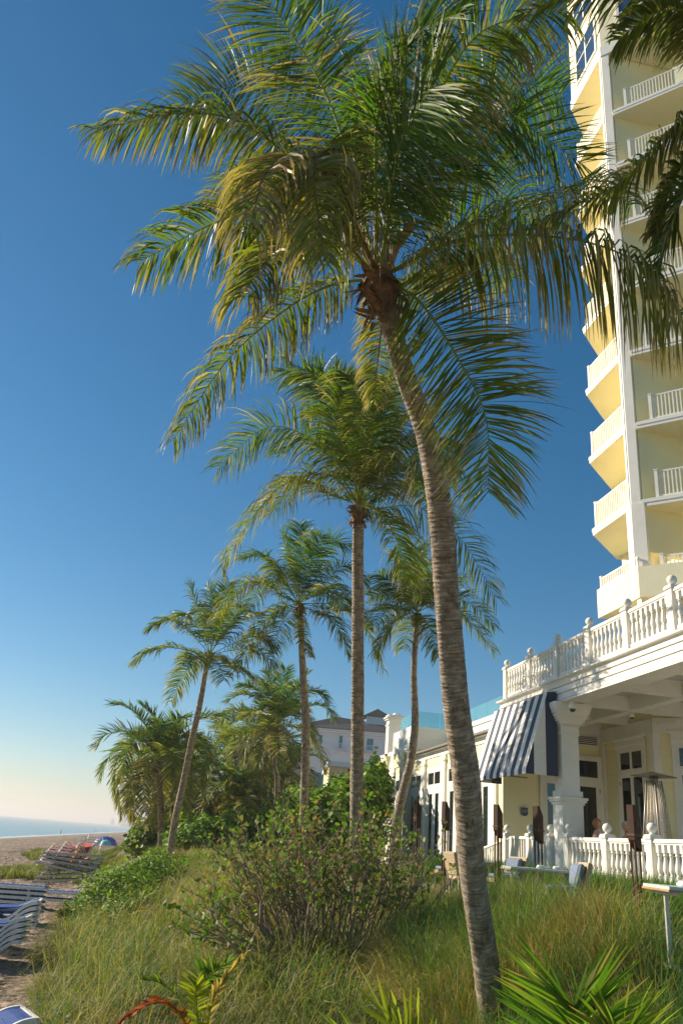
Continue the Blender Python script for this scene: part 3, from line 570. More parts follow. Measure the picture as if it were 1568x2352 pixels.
# straw coloured drift right of the bush
SC_ = at(1005, 2165, 10.9)
def cond_s(X, Y, g): p_ = (X-SC_[0])**2/.45+(Y-SC_[1])**2/1.6+.9*(vnoise(X, Y, 1.7, 4)-.5); return (p_ < 1) & inview(X, Y)
X, Y, ci, a, rr_, g = clumps(2600, 34, (SC_[0]-1.5, SC_[0]+1.5), (SC_[1]-2.5, SC_[1]+2.5), cond_s, 24, 'u')
C = (np.array([.64, .47, .23])[None]*(.7+.5*g.random((len(X), 1)))+np.array([-.18, -.04, -.06])*(g.random((len(X), 1)) < .3)).clip(.03, 1); H = .8*(.5+.7*g.random(len(X)))
blades('straw_grass', 'straw coloured fine grass drift bending left between bush and curved trunk', X, Y, H, np.full(len(X), .006), C, (np.pi+.4+g.normal(0, 1.1, len(X)), .2+.7*g.random(len(X))), 34, nseg=4, curl=1.1)
# low beach grass patches and thin far dune grass
def cond_b(X, Y, g):
    return ((((X+5.2)/3.6)**2+((Y-44)/6.5)**2+.5*vnoise(X, Y, .5, 8) < 1) | (((X+5.5-(Y-60)*-.06)/ (5.3))**2+((Y-68)/17)**2+.45*vnoise(X, Y, .4, 9) < 1)) 
X, Y, ci, a, rr_, g = clumps(9000, 13, (-14, 0), (34, 92), cond_b, 25, 'u')
tone = np.clip(vnoise(X, Y, .3, 6)+g.normal(0, .12, len(X)), 0, 1)[:, None]; C = np.array([.23, .24, .05])*(1-tone)+np.array([.13, .16, .045])*tone
blades('beach_grass', 'low green grass patches on the sand beyond the lounger piles', X, Y, .25+.3*g.random(len(X)), np.full(len(X), .035), C, (a, .2+.5*g.random(len(X))), 35)
def cond_f(X, Y, g): return (X > -1.2) & (X < 8.5) & inview(X, Y)
X, Y, ci, a, rr_, g = clumps(5000, 14, (-2, 8.5), (28, 45), cond_f, 26, 'u')
C = (OLV*1.2)[None]*(.8+.4*g.random((len(X), 1))); blades('far_dune_grass', 'short yellow green grass on the dune top before the hedge', X, Y, .2+.3*g.random(len(X)), np.full(len(X), .028), C, (a, .2+.5*g.random(len(X))), 36)
g = np.random.default_rng(61); n = 5200; Y = 14+150*g.random(n)**1.6; X = edge(Y)-.3-g.random(n)*(8+Y*.18); lines = np.abs(((X+3*vnoise(X, Y, .08, 2))*.35) % 1-.5) < .2; k = lines | (g.random(n) < .35); X, Y = X[k], Y[k]; n = len(X); Z = gf(X, Y)+.01
s = .03+.07*g.random(n); s *= 1+Y/80; a = g.uniform(0, 6.28, (n, 1))+np.array([0, 1.6, 3.1, 4.6])[None]+g.normal(0, .3, (n, 4)); r = s[:, None]*g.uniform(.4, 1.3, (n, 4)); V = np.stack([X[:, None]+r*np.cos(a), Y[:, None]+r*np.sin(a), Z[:, None]+g.uniform(0, .03, (n, 4))], 2).reshape(-1, 3)
C = np.repeat(np.where((g.random(n) < .6)[:, None], np.array([.10, .07, .05]), np.array([.45, .38, .30])), 4, 0); o = bpy.data.objects.new('beach_litter', npmesh('beach_litter', V, np.arange(n*4).reshape(n, 4), C, [M_GRASS])); col.objects.link(o); tag(o, 'dry seaweed scraps and shells strewn over the sand', 'seaweed', kind='stuff')
# creeping broad-leaved ground cover between the grass
g = np.random.default_rng(71); n = 60000; Y = 4+20*g.random(n)**1.3; X = g.uniform(-4, 5.3, n); k = inview(X, Y) & (X-edge(Y) > .3) & (vnoise(X, Y, .9, 33)+.25*vnoise(X, Y, 3.1, 34) > .86); X, Y = X[k], Y[k]; n = len(X)
H = .04+.24*g.random(n); c = np.stack([X, Y, ground(X, Y)+H], 1); nv = nrm(np.array([0, 0, 1.])+g.normal(0, .5, (n, 3))); t = nrm(np.cross(nv, g.normal(0, 1, (n, 3)))); s_ = np.cross(nv, t); sz = g.uniform(.018, .045, n)[:, None]
V = np.stack([c-t*sz, c+s_*sz*.6, c+t*sz*.5+s_*sz*.5, c+t*sz, c+t*sz*.4-s_*sz*.55, c-s_*sz*.6-t*sz*.3], 1).reshape(-1, 3); C = np.repeat(np.array([[.12, .24, .035], [.09, .19, .025], [.19, .26, .05], [.07, .15, .03]])[g.integers(0, 4, n)]*g.uniform(.8, 1.2, (n, 1)), 6, 0)
o = bpy.data.objects.new('ground_cover', npmesh('ground_cover', V, np.arange(n*6).reshape(n, 6), C, [M_SHRUB])); col.objects.link(o); tag(o, 'low creeping broad-leaved green cover between the dune grass', 'ground cover', kind='stuff')
# ------------------------------------------------------------------ shrubs
def leafshrub(name, label, blobs, n, size, seed, cols, cat='shrub', group=None, kind='round'):
    """blobs: (x,y,z,rx,ry,rz); leaves cover the shell and fill the inside, stems below"""
    g = np.random.default_rng(seed); vol = np.array([b[3]*b[4]+b[3]*b[5]+b[4]*b[5] for b in blobs]); vol /= vol.sum()
    bi = g.choice(len(blobs), n, p=vol); B = np.array(blobs)[bi]
    v = nrm(g.normal(0, 1, (n, 3))); v[:, 2] = np.abs(v[:, 2])*np.where(g.random(n) < .8, 1, -1)
    az_ = np.arctan2(v[:, 1], v[:, 0])
    lump = 1+.16*np.sin(az_*4+seed+bi)+.12*np.sin(v[:, 2]*7+az_*3+bi*2.)
    r = (g.random(n)**.28)*lump*(1+g.normal(0, .05, n)); c = B[:, :3]+v*B[:, 3:6]*r[:, None]
    gr = ground(c[:, 0], c[:, 1]); k = c[:, 2] > gr+.03; c = c[k]; v = v[k]; r = r[k]; n = len(c)
    nrmv = nrm(v*.6+np.array([0, 0, .75])+g.normal(0, .55, (n, 3))); t = nrm(np.cross(nrmv, g.normal(0, 1, (n, 3)))); s = np.cross(nrmv, t)
    sz = size*(.55+.75*g.random(n))
    if kind == 'round': out = [(-1, 0), (-.55, .8), (.35, .95), (1, .15), (.85, -.5), (0, -1), (-.7, -.7)]
    else: out = [(-1, 0), (-.45, .36), (.35, .34), (1, 0), (.35, -.34), (-.45, -.36)]
    kk = len(out); V = np.empty((n, kk, 3))
    for j, (a_, b_) in enumerate(out): V[:, j] = c+(t*a_+s*b_)*sz[:, None]+nrmv*(abs(b_)*.25*sz)[:, None]
    pal = np.array(cols); w = g.integers(0, len(pal), n); C = pal[w]*(.75+.5*g.random((n, 1)))
    C = np.repeat(C, kk, 0)
    base = (blobs[0][0], blobs[0][1], gz(blobs[0][0], blobs[0][1])); root = thing(name, label, cat, base, group)
    me = npmesh('foliage', V.reshape(-1, 3)-np.array(base), np.arange(n*kk).reshape(n, kk), C.clip(.005, 1), [M_SHRUB])
    o = bpy.data.objects.new('foliage', me); col.objects.link(o); o.parent = root
    for b in blobs:
        st = MB()
        for _ in range(7):
            x = b[0]+random.uniform(-.5, .5)*b[3]; y = b[1]+random.uniform(-.5, .5)*b[4]; e = Vector((b[0]+random.uniform(-.9, .9)*b[3], b[1]+random.uniform(-.9, .9)*b[4], b[2]+random.uniform(.2, .8)*b[5]))
            p0 = Vector((x, y, gz(x, y)-.05)); st.tube([p0, (p0+e)/2+Vector((random.uniform(-.1, .1), random.uniform(-.1, .1), .05)), e], [.03, .02, .006], 5)
        st.build('stem', M_TWIG, root)
    return root
GR1 = [(.14, .28, .03), (.09, .2, .02), (.2, .32, .045), (.08, .16, .02), (.28, .31, .07)]
GR2 = [(.12, .21, .03), (.17, .27, .03), (.08, .15, .02), (.22, .25, .05)]
def hb(x, y, d, rx, ry, rz, dz=0): p = at(x, y, d); return (p[0], p[1], p[2]+dz, rx, ry, rz)
G_ = 'sea grape shrubs along the dune'
leafshrub('sea_grape_shrub', 'big round-leaved shrub against the end of the white wing', [hb(765, 1890, 32, 1.5, 1.5, 1.25), hb(835, 1865, 33, 1.2, 1.4, 1.75), hb(795, 1850, 35, 1.3, 1.4, 1.2), hb(722, 1905, 32, 1.3, 1.5, .95), hb(862, 1840, 35, .62, 1.1, 1.75)], 12000, .095, 51, GR1, group=G_)
leafshrub('sea_grape_shrub', 'round-leaved hedge between the thin straight trunks', [hb(600, 1920, 33, 1.7, 1.5, .95), hb(665, 1915, 32, 1.5, 1.5, .95), hb(540, 1930, 34, 1.5, 1.6, .8), hb(700, 1880, 36, 1.5, 1.6, 1.3)], 9500, .09, 52, GR1, group=G_)
leafshrub('sea_grape_shrub', 'light green round-leaved hedge just right of the leaning pale trunk', [hb(470, 1925, 31, 1.3, 1.5, .75), hb(430, 1945, 29.5, .9, 1.2, .55), hb(510, 1945, 31, 1.2, 1.3, .6), hb(560, 1960, 30, 1.2, 1.1, .35)], 7500, .085, 53, [(.15, .27, .03), (.10, .2, .02), (.2, .3, .06)], group=G_)
leafshrub('sea_grape_shrub', 'darker shrub behind the leftmost palm trunks at the beach edge', [hb(345, 1925, 38, 1.1, 1.3, .9), hb(395, 1900, 42, 1.4, 1.6, 1.1), hb(320, 1945, 38, .8, 1.2, .6), hb(440, 1895, 45, 1.8, 1.5, 1.2)], 7000, .085, 54, GR2, group=G_)
leafshrub('sea_grape_shrub', 'olive shrubs farther along the dune behind the hedge', [hb(470, 1880, 52, 3, 2, 1.7), hb(560, 1885, 55, 3, 2, 2.2), hb(660, 1880, 58, 3.5, 2, 2.6), hb(430, 1870, 60, 2, 2, 1.8)], 8000, .13, 55, [(.10, .12, .03), (.14, .14, .04), (.07, .10, .02)], group=G_)
leafshrub('beach_shrub', 'dense small-leaved green bush sloping down to the lounger piles', [hb(290, 2070, 20, 1.15, 1.3, .75), hb(350, 2030, 21.5, .95, 1.3, .75), hb(230, 2090, 21, .8, .9, .48), hb(325, 2115, 18, 1.0, .9, .62), hb(270, 2030, 24, .7, 1.2, .5), hb(365, 1995, 26, .7, 1.2, .45), hb(180, 2105, 20.5, .55, .5, .2)], 24000, .055, 56, [(.16, .28, .03), (.11, .22, .025), (.26, .33, .06), (.08, .15, .02)], kind='leaf')
leafshrub('clipped_hedge', 'low dark clipped hedge behind the deck beside the white wing', [(8.55, y_, 4.75, .45, .7, .55) for y_ in (24, 25.2, 26.4, 27.6, 28.8, 30)], 9000, .035, 57, [(.03, .07, .012), (.05, .1, .015)], cat='hedge', kind='leaf')
# bush of bare stems
def twig_bush():
    c0 = at(740, 2195, 12.2); z0 = gz(c0[0], c0[1]); root = thing('bare_stem_bush', 'half-bare multi-stemmed bush with grey twigs and few curled leaves in the dune grass', 'bush', (c0[0], c0[1], z0))
    g = random.Random(5); st = MB(); LV = []; LC = []
    def leaf(p, s, cl):
        n = Vector((g.gauss(0, 1), g.gauss(0, 1), g.gauss(0, 1)+.4)).normalized(); t = n.cross(Vector((g.gauss(0, 1), g.gauss(0, 1), g.gauss(0, 1)))).normalized(); w = n.cross(t)
        q = [p, p+t*s*.5+w*s*.38+n*s*.12, p+t*s*1.05+w*s*.25, p+t*s*1.25, p+t*s*1.0-w*s*.3, p+t*s*.45-w*s*.36+n*s*.12]; LV.extend([tuple(v) for v in q]); LC.extend([cl]*6)
    def grow(p, d, l, r, lev):
        pts = [p]; rad = [r]; n = 4
        for i in range(n):
            d = (d+Vector((g.gauss(0, .09), g.gauss(0, .09), g.gauss(.03, .06)))).normalized(); p = p+d*l/n; pts.append(p); rad.append(r*(1-.7*(i+1)/n))
            if lev < 2 and i > 0:
                for _ in range(g.choice([1, 2, 2]) if lev == 0 else g.choice([0, 1, 1])):
                    dd = (d+Vector((g.gauss(0, .55), g.gauss(0, .55), g.gauss(.1, .3)))).normalized(); grow(p, dd, l*g.uniform(.28, .5), r*.5, lev+1)
            if i >= 1:
                for _ in range(2 if lev else 1):
                    if g.random() < (.05 if lev == 0 and i < 3 else .36): leaf(p+Vector((g.gauss(0, .03), g.gauss(0, .03), g.gauss(0, .03))), g.uniform(.035, .085), g.choice([(.13, .25, .03), (.18, .29, .04), (.09, .18, .025), (.13, .25, .03), (.30, .21, .10), (.25, .17, .09), (.22, .24, .07)]))
        st.tube(pts, rad, 5 if lev < 1 else 3)
    for i in range(105):
        f = g.uniform(-1, 1); bx = Vector((c0[0]+f*.75+g.gauss(0, .08), c0[1]+g.gauss(0, .35), z0-.05)); az = g.gauss(0, .35)
        d = Vector((f*.62+g.gauss(0, .10)-.05, az*.6, 1.0-abs(f)*.25)).normalized(); grow(bx, d, g.uniform(1.15, 1.85)*(1-.1*abs(f)), g.uniform(.013, .021), 0)
    for i in range(14):            # low branches sweeping left
        d = Vector((-1, g.gauss(0, .3), g.uniform(.12, .65))).normalized(); grow(Vector((c0[0]-.75, c0[1]-.3+g.gauss(0, .15), z0+.02)), d, g.uniform(.9, 1.5), .016, 0)
    st.build('stem', M_TWIG, root)
    V = np.array(LV); k = len(V)//6; me = npmesh('foliage', V-np.array(root.location), np.arange(k*6).reshape(k, 6), np.array(LC), [M_SHRUB]); o = bpy.data.objects.new('foliage', me); col.objects.link(o); o.parent = root
    m = MB(); a_ = at(655, 2200, 11.9); b_ = at(600, 2130, 11.8); c_ = at(600, 2070, 11.8); m.tube([(a_[0], a_[1], z0-.1), tuple(a_), tuple(b_), tuple(c_)], [.07, .06, .045, .02], 8); m.build('old_limb', mat('bleached_wood', (.27, .21, .16), .9, .3, 20, .4, 60), root)
twig_bush()
def sprig(label, pts, d, seed):
    g = random.Random(seed); P = [at(x, y, d) for x, y in pts[0]]; root = thing('dead_branch', label, 'branch', tuple(P[0])); m = MB()
    for q in pts: m.tube([at(x, y, d) for x, y in q], [.022]+[.013]*(len(q)-2)+[.005] if q is pts[0] else [.012]+[.009]*(len(q)-2)+[.003], 5)
    m.build('twig', M_TWIG, root)
    LV = []
    for q in pts[1:]:
        for x, y in q[1:]:
            for _ in range(6):
                p = Vector(at(x+g.gauss(0, 8), y+g.gauss(0, 7), d+g.gauss(0, .08))); n = Vector((g.gauss(0, 1), g.gauss(0, 1), g.gauss(0, 1))).normalized(); t = n.orthogonal().normalized(); w = n.cross(t); s = g.uniform(.03, .06)
                LV += [tuple(p-t*s), tuple(p+w*s*.6), tuple(p+t*s), tuple(p-w*s*.6)]
    V = np.array(LV); k = len(V)//4; me = npmesh('leaves', V-np.array(root.location), np.arange(k*4).reshape(k, 4), np.tile([.12, .19, .03], (k*4, 1)), [M_SHRUB]); o = bpy.data.objects.new('leaves', me); col.objects.link(o); o.parent = root
sprig('thin forked branch with few leaves sticking out of the grass left of the bare-stemmed bush', [[(552, 2190), (525, 2160), (505, 2140), (490, 2110), (478, 2080)], [(505, 2140), (470, 2120), (430, 2100), (400, 2080), (378, 2073)], [(552, 2190), (560, 2165), (530, 2145), (500, 2115), (495, 2070)], [(515, 2160), (470, 2152), (430, 2140), (415, 2128)]], 9.5, 3)
# ------------------------------------------------------------------ young palms at the front
def yroot(x, y, d, label):
    b = at(x, y, d); return thing('young_palm', label, 'young palm', (b[0], b[1], min(b[2], gz(b[0], b[1]))), 'young palms in the foreground grass')
r = yroot(1350, 2560, 4.6, 'young palm with wide green fan of leaflets beside the base of the curved trunk')
def pf(root, pts, **k):
    P = [at(x, y, d) for x, y, d in pts]; kw = dict(npair=44, width=.03, leaf=.5, droop=.04, age=.1, petiole=.25, brown=.1, nseg=4, rr=.012, up=.25, sweep=.8); kw.update(k); add_frond(root, P, **kw)
pf(r, [(1352, 2650, 4.6), (1338, 2500, 4.55), (1326, 2390, 4.5), (1316, 2312, 4.45)], leaf=.56, sweep=.6, up=.12, prof='flat', npair=78, width=.017, tws=.25, seed=3, basecol=np.array([.12, .25, .03]), droop=.02, roll=0, brown=.35, petiole=.1)
pf(r, [(1360, 2650, 4.6), (1400, 2530, 4.5), (1420, 2450, 4.4), (1425, 2380, 4.3)], leaf=.44, sweep=.66, seed=4, npair=60, width=.014, tws=.25, up=.1, prof='flat', basecol=np.array([.16, .26, .03]), brown=.6)
r = yroot(1040, 2600, 4.8, 'young palm with thin pale yellow green leaflets rising at the bottom edge')
pf(r, [(1040, 2600, 4.8), (1000, 2480, 4.7), (950, 2400, 4.6), (890, 2345, 4.5)], leaf=.38, sweep=.95, up=.5, npair=18, width=.016, seed=5, basecol=np.array([.22, .27, .04]), prof='flat', droop=.0)
pf(r, [(1040, 2600, 4.8), (960, 2500, 4.7), (870, 2430, 4.6), (800, 2390, 4.5)], leaf=.34, sweep=.8, up=.6, npair=14, width=.014, seed=6, basecol=np.array([.2, .27, .05]), prof='flat', droop=.0)
r = yroot(470, 2460, 6.4, 'young palm with yellow green upright frond and a rust brown dead frond')
pf(r, [(470, 2460, 6.4), (458, 2380, 6.35), (452, 2310, 6.3), (449, 2258, 6.3)], leaf=.16, sweep=.45, npair=34, width=.018, seed=7, basecol=np.array([.30, .34, .02]), prof='flat', up=.1)
pf(r, [(470, 2460, 6.4), (450, 2330, 6.5), (475, 2250, 6.5), (520, 2212, 6.5)], leaf=.2, sweep=.5, npair=36, width=.016, seed=8, basecol=np.array([.09, .18, .03]), petiole=.5)
pf(r, [(470, 2460, 6.4), (430, 2320, 6.4), (380, 2265, 6.4), (330, 2245, 6.4)], leaf=.12, sweep=.8, npair=28, width=.014, seed=18, basecol=np.array([.13, .2, .03]), petiole=.5)
pf(r, [(470, 2460, 6.4), (420, 2340, 6.2), (360, 2302, 6.1), (262, 2356, 6.0)], leaf=.13, sweep=1.1, npair=40, width=.02, seed=19, basecol=np.array([.28, .075, .03]), droop=.15, label='rust brown dead frond curling to the left', brown=0)
pf(r, [(470, 2460, 6.4), (480, 2330, 6.3), (515, 2250, 6.3), (568, 2190, 6.3)], leaf=.12, sweep=1.25, npair=24, width=.02, seed=20, basecol=np.array([.38, .27, .13]), droop=.1, brown=0, label='dry straw coloured stalk')
exec_after = []
# ------------------------------------------------------------------ restaurant building
FX = 9.6                                  # the sea-facing plane
RB = thing('restaurant_building', 'white and pale yellow beachfront restaurant building with deep porch and row of french doors', 'building', (FX, 24.88, 4.4))
def bxs(name, mt, parent, *bs, bevel=0):
    m = MB()
    for b in bs: m.box(*b)
    return m.build(name, mt, parent, bevel)
FL = 5.05
# porch floor and plinth
bxs('porch_floor', M_W, RB, (9.45, 16.2, 8, 24.84, 4.3, FL))
# fascia of lapped boards under the roof deck
m = MB(); m.box(9.66, 9.9, 9, 24.98, 9.46, 10.06)
for i, z in enumerate((9.50, 9.685, 9.87)): m.extr([(9.600-.004*i, z+.012), (9.66, z+.004), (9.66, z+.178), (9.635-.004*i, z+.178)], 'y', 8.9, 25.0)
m.extr([(9.57, 9.44), (9.92, 9.44), (9.92, 9.498), (9.6, 9.498)], 'y', 8.9, 25.0)
m.build('fascia', M_W, RB)
m = MB(); m.extr([(9.50, 10.09), (9.50, 10.05), (9.59, 10.045), (9.64, 9.99), (10.2, 9.99), (10.2, 10.09)], 'y', 8.85, 25.1); m.build('cornice', M_W, RB)
# north end of the fascia
m = MB(); m.box(9.92, 13.4, 24.84, 24.98, 9.46, 10.03); m.build('fascia', M_W, RB)
bxs('roof_deck', M_ROOF, RB, (10.2, 22, 9, 24.84, 9.95, 10.08))
# coffered porch ceiling
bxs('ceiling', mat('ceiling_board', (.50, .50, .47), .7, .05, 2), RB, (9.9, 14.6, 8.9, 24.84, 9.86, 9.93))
m = MB()
for y in (11.2, 13.6, 16.0, 18.4, 20.95, 23.2): m.box(9.92, 14.4, y-.16, y+.16, 9.50, 9.859)
m.build('ceiling_beam', M_W, RB)
m = MB()
for x in (10.12, 11.9): m.box(x-.15, x+.15, 9, 24.82, 9.47, 9.858)
m.build('ceiling_beam', M_W, RB)
# columns
def column(y0):
    c = thing('x', 'x', 'x') if False else None
    m = MB(); x0, x1, y1 = 9.62, 10.20, y0+.58
    m.box(x0, x1, y0, y1, FL-.6, 6.98); m.box(x0+.02, x1-.05, y0+.02, y1-.02, 6.98, 7.06)
    m.box(x0+.05, x1-.05, y0+.05, y1-.05, 7.2, 8.62)
    for k, (e, z0, z1) in enumerate(((.03, 6.86, 6.92), (.07, 6.92, 6.98), (.10, 6.98, 7.04))): m.box(x0-e, x1+e, y0-e, y1+e, z0, z1+.0)
    m.box(x0+.0, x1-.0, y0+.0, y1-.0, 7.061, 7.2)
    for e, z0, z1 in ((-.01, 8.62, 8.66), (-.035, 8.66, 8.84), (.0, 8.84, 8.90), (.04, 8.90, 8.96), (.08, 8.96, 9.02), (.11, 9.02, 9.09), (.15, 9.09, 9.17), (.19, 9.17, 9.26), (.22, 9.26, 9.34), (.24, 9.34, 9.44)):
        m.box(x0-e, x1+e, y0-e, y1+e, z0, z1)
    for i in range(12): m.box(x0+.04+i*.043, x0+.064+i*.043, y0-.02, y0-.001, 8.845, 8.895)
    m.box(x0+.06, x1-.06, y0-.012, y0-.001, 5.3, 6.7)      # raised panel
    m.box(x0-.012, x0-.001, y0+.06, y1-.06, 5.3, 6.7)
    return m.build('column', M_W, RB)
column(20.64); column(11.0)
# walls
m = MB(); m.box(9.66, 13.0, 24.92, 25.2, 4.3, 9.95); m.box(9.66, 9.9, 25.2, 25.5, 4.3, 8.9); m.build('end_wall', M_Y, RB)
m = MB(); m.box(13.02, 13.2, 21.8, 24.92, 4.3, 9.95)
for i in range(24):  # lap siding on the sea-facing bay wall
    z = FL+i*.19
    if z < 9.3: m.extr([(12.985, z), (13.02, z), (13.02, z+.186), (13.005, z+.186)], 'y', 21.8, 24.9)
m.build('bay_wall', M_Y, RB)
m = MB(); m.obox((13.0, 21.76), (1, -1), (1, 1), 6, .2, 4.3, 9.95, off=.0)
for i in range(24):
    z = FL+i*.19
    if z < 9.3: m.obox((12.985, 21.745), (1, -1), (1, 1), 6, .02, z, z+.184)
m.build('bay_wall', M_Y, RB)
# frieze with dentils at the ceiling
m = MB(); m.box(12.94, 12.98, 21.75, 24.9, 9.1, 9.5); m.box(9.9, 12.94, 24.86, 24.9, 9.12, 9.5); m.obox((12.95, 21.7), (1, -1), (1, 1), 6, .03, 9.1, 9.5)
for i in range(60): m.obox((12.93, 21.68), (1, -1), (1, 1), .05, .02, 9.34, 9.40, off=i*.1)
m.build('frieze', M_W, RB)
# corner boards
m = MB(); m.box(12.93, 12.98, 24.62, 24.86, FL, 9.1); m.build('corner_board', M_W, RB); m = MB(); m.box(12.95, 12.984, 21.73, 21.98, FL, 9.1); m.obox((12.955, 21.735), (1, -1), (1, 1), .2, .03, FL, 9.1); m.build('corner_board', M_W, RB)
def door_unit(name, org, a, n, w, z0, zt, leaves=1, fr=.13, trans=None, ped=True, casing=.14):
    """opening of width w starting at org along a; n points outwards. parts: casing/frame, glass panes"""
    a = np.array(a, float); a /= np.linalg.norm(a); n = np.array(n, float); n /= np.linalg.norm(n); o = np.array(org, float)
    m = MB(); def_ = lambda s, e, za, zb, d0, d1: m.obox(o+a*s+n*d0, a, n, e-s, d1-d0, za, zb)
    def_(-casing, 0, z0, zt+casing, .0, .05); def_(w, w+casing, z0, zt+casing, .0, .05); def_(-.0, w, zt, zt+casing, .0, .05)
    if ped: def_(-casing-.03, w+casing+.03, zt+casing, zt+casing+.06, 0, .08); def_(-casing, w+casing, zt+casing+.06, zt+casing+.2, 0, .055); def_(-casing-.07, w+casing+.07, zt+casing+.2, zt+casing+.27, 0, .12)
    g = MB(); gb = lambda s, e, za, zb: g.obox(o+a*s+n*.004, a, n, e-s, .012, za, zb)
    tz = trans if trans else zt
    if trans: def_(0, w, trans-.06, trans+.06, 0, .045)
    lw = w/leaves
    for k in range(leaves):
        s, e = k*lw, (k+1)*lw
        def_(s, s+fr, z0, tz-.06 if trans else tz, 0, .035); def_(e-fr, e, z0, tz-.06 if trans else tz, 0, .035); def_(s+fr, e-fr, z0, z0+.28, 0, .035); def_(s+fr, e-fr, (tz-.06 if trans else tz)-fr, tz-.06 if trans else tz, 0, .035)
        gb(s+fr, e-fr, z0+.28, (tz-.06 if trans else tz)-fr)
        if trans: def_(s, s+.05, trans+.06, zt, 0, .04); def_(e-.05, e, trans+.06, zt, 0, .04); def_(s+.05, e-.05, trans+.06, trans+.1, 0, .04); def_(s+.05, e-.05, zt-.05, zt, 0, .04); gb(s+.05, e-.05, trans+.1, zt-.05)
    d = m.build(name, M_W, RB); g.build('glass', M_GL, d)
    h = MB()
    for z in (z0+.3, (z0+tz)/2, tz-.35): h.obox(o+a*(w-.02)+n*.035, a, n, .03, .02, z, z+.12)
    h.build('hinge', M_STEEL, d); return d
door_unit('french_door', (10.95, 24.86), (1, 0), (0, -1), 1.9, FL, 8.55, 2, trans=7.9, ped=False, casing=.1)
door_unit('french_door', (12.98, 22.35), (0, 1), (-1, 0), 1.35, FL, 8.72, 2, fr=.08, trans=8.08)
door_unit('french_door', (12.98+.62*.7071, 21.735-.62*.7071), (1, -1), (-1, -1), 1.3, FL, 8.72, 2, fr=.08, trans=8.08)
m = MB(); m.box(12.1, 12.9, 24.82, 24.86, 9.0-.02, 9.28); v = m.build('vent_grille', M_W, RB)
m = MB(); m.box(12.18, 12.82, 24.805, 24.819, 9.01, 9.25); m.build('opening', M_DARK, v); m = MB()
for i in range(4): m.box(12.18, 12.82, 24.785, 24.803, 9.04+i*.055, 9.06+i*.055)
m.build('slat', M_W, v)
# small things on the walls
def sign():
    m = MB(); pts = [(10.22, 6.92), (10.44, 6.92), (10.44, 6.74), (10.40, 6.69), (10.33, 6.67), (10.26, 6.69), (10.22, 6.74)]
    m.extr(pts, 'y', 24.84, 24.868); t = thing('wall_plaque', 'small navy shield-shaped plaque on the yellow end wall under the awning', 'sign', (10.33, 24.88, 6.8)); m.extr
    p = m.build('plate', mat('plaque_navy', (.06, .07, .12), .4), t); g = random.Random(4); q = MB()
    for r_, z in enumerate((6.835, 6.785)):
        x = 10.25
        while x < 10.41: w_ = g.uniform(.008, .016); q.box(x, x+w_, 24.834, 24.839, z, z+g.uniform(.014, .022)); x += w_+.005
    q.build('lettering', mat('plaque_text', (.55, .55, .5), .5), p)
sign()
t = thing('wall_sconce', 'white half-cylinder wall light beside the column on the back wall', 'lamp', (11.95, 24.8, 7.5)); m = MB()
pr = []; 
for k in range(9): a_ = math.pi*k/8; pr.append((11.9+.17*math.cos(a_), 24.8-.17*math.sin(a_)))
m.prism([(p[0]-.0, p[1]) for p in pr], 7.62, 8.05); m.build('shade', mat('sconce_white', (.72, .72, .72), .5), t)
def camera_dome(label, x, y, z, s=1):
    t = thing('security_camera', label, 'camera', (x, y, z)); m = MB(); m.lathe([(.05*s, .0), (.05*s, -.05*s), (.085*s, -.07*s), (.09*s, -.17*s)], (x, y, z), 12); m.build('housing', M_W, t); m = MB(); m.sphere((x, y, z-.17*s), .07*s, 12); m.build('dome', M_GL, t)
camera_dome('white dome camera under the fascia right of the column capital', 9.75, 20.15, 9.43, 1.2)
camera_dome('small white dome camera hanging from the middle of the porch ceiling', 11.9, 20.95, 9.46, .8)
# white wing with french doors
m = MB(); m.box(9.7, 15, 25.5, 39.2, 4.3, 8.6); m.build('wing_wall', M_W, RB)
m = MB(); m.box(9.66, 9.7, 25.5, 39.2, 8.42, 8.95); m.build('yellow_band', M_Y, RB)
m = MB(); m.box(9.62, 10.2, 25.2, 36.0, 8.95, 9.16); m.extr([(9.5, 9.16), (10.3, 9.16), (10.3, 9.22), (9.5, 9.22)], 'y', 25.1, 36.0); m.build('eave_trim', M_W, RB)
m = MB(); m.extr([(9.42, 9.225), (11.46, 9.62), (11.46, 9.66), (9.42, 9.265)], 'y', 25.1, 36.0)
for i in range(27): y = 25.2+i*.41; m.extr([(9.41, 9.266), (11.45, 9.663), (11.45, 9.70), (9.41, 9.30)], 'y', y, y+.03)
m.box(9.36, 9.42, 25.1, 36.0, 9.2, 9.27); m.build('standing_seam_roof', M_ROOF, RB)
m = MB(); m.box(11.5, 11.9, 25.0, 36.0, 9.4, 10.58); m.box(11.44, 11.5, 25.0, 36.0, 10.42, 10.6); m.box(11.46, 11.499, 25., 36., 10.0, 10.04); m.build('parapet', M_W, RB)
m = MB(); m.box(9.6, 13.0, 36.0, 39.25, 9.6, 10.6); m.box(9.585, 9.6, 36.0, 39.25, 9.58, 9.62); m.box(9.585, 9.6, 36.0, 39.25, 10.1, 10.12); m.box(9.6, 13, 35.985, 36., 10.1, 10.12); m.build('raised_block', M_W, RB)
m = MB(); m.box(9.605, 13.0, 36.0, 39.2, 8.96, 9.579); m.build('yellow_band', M_Y, RB)
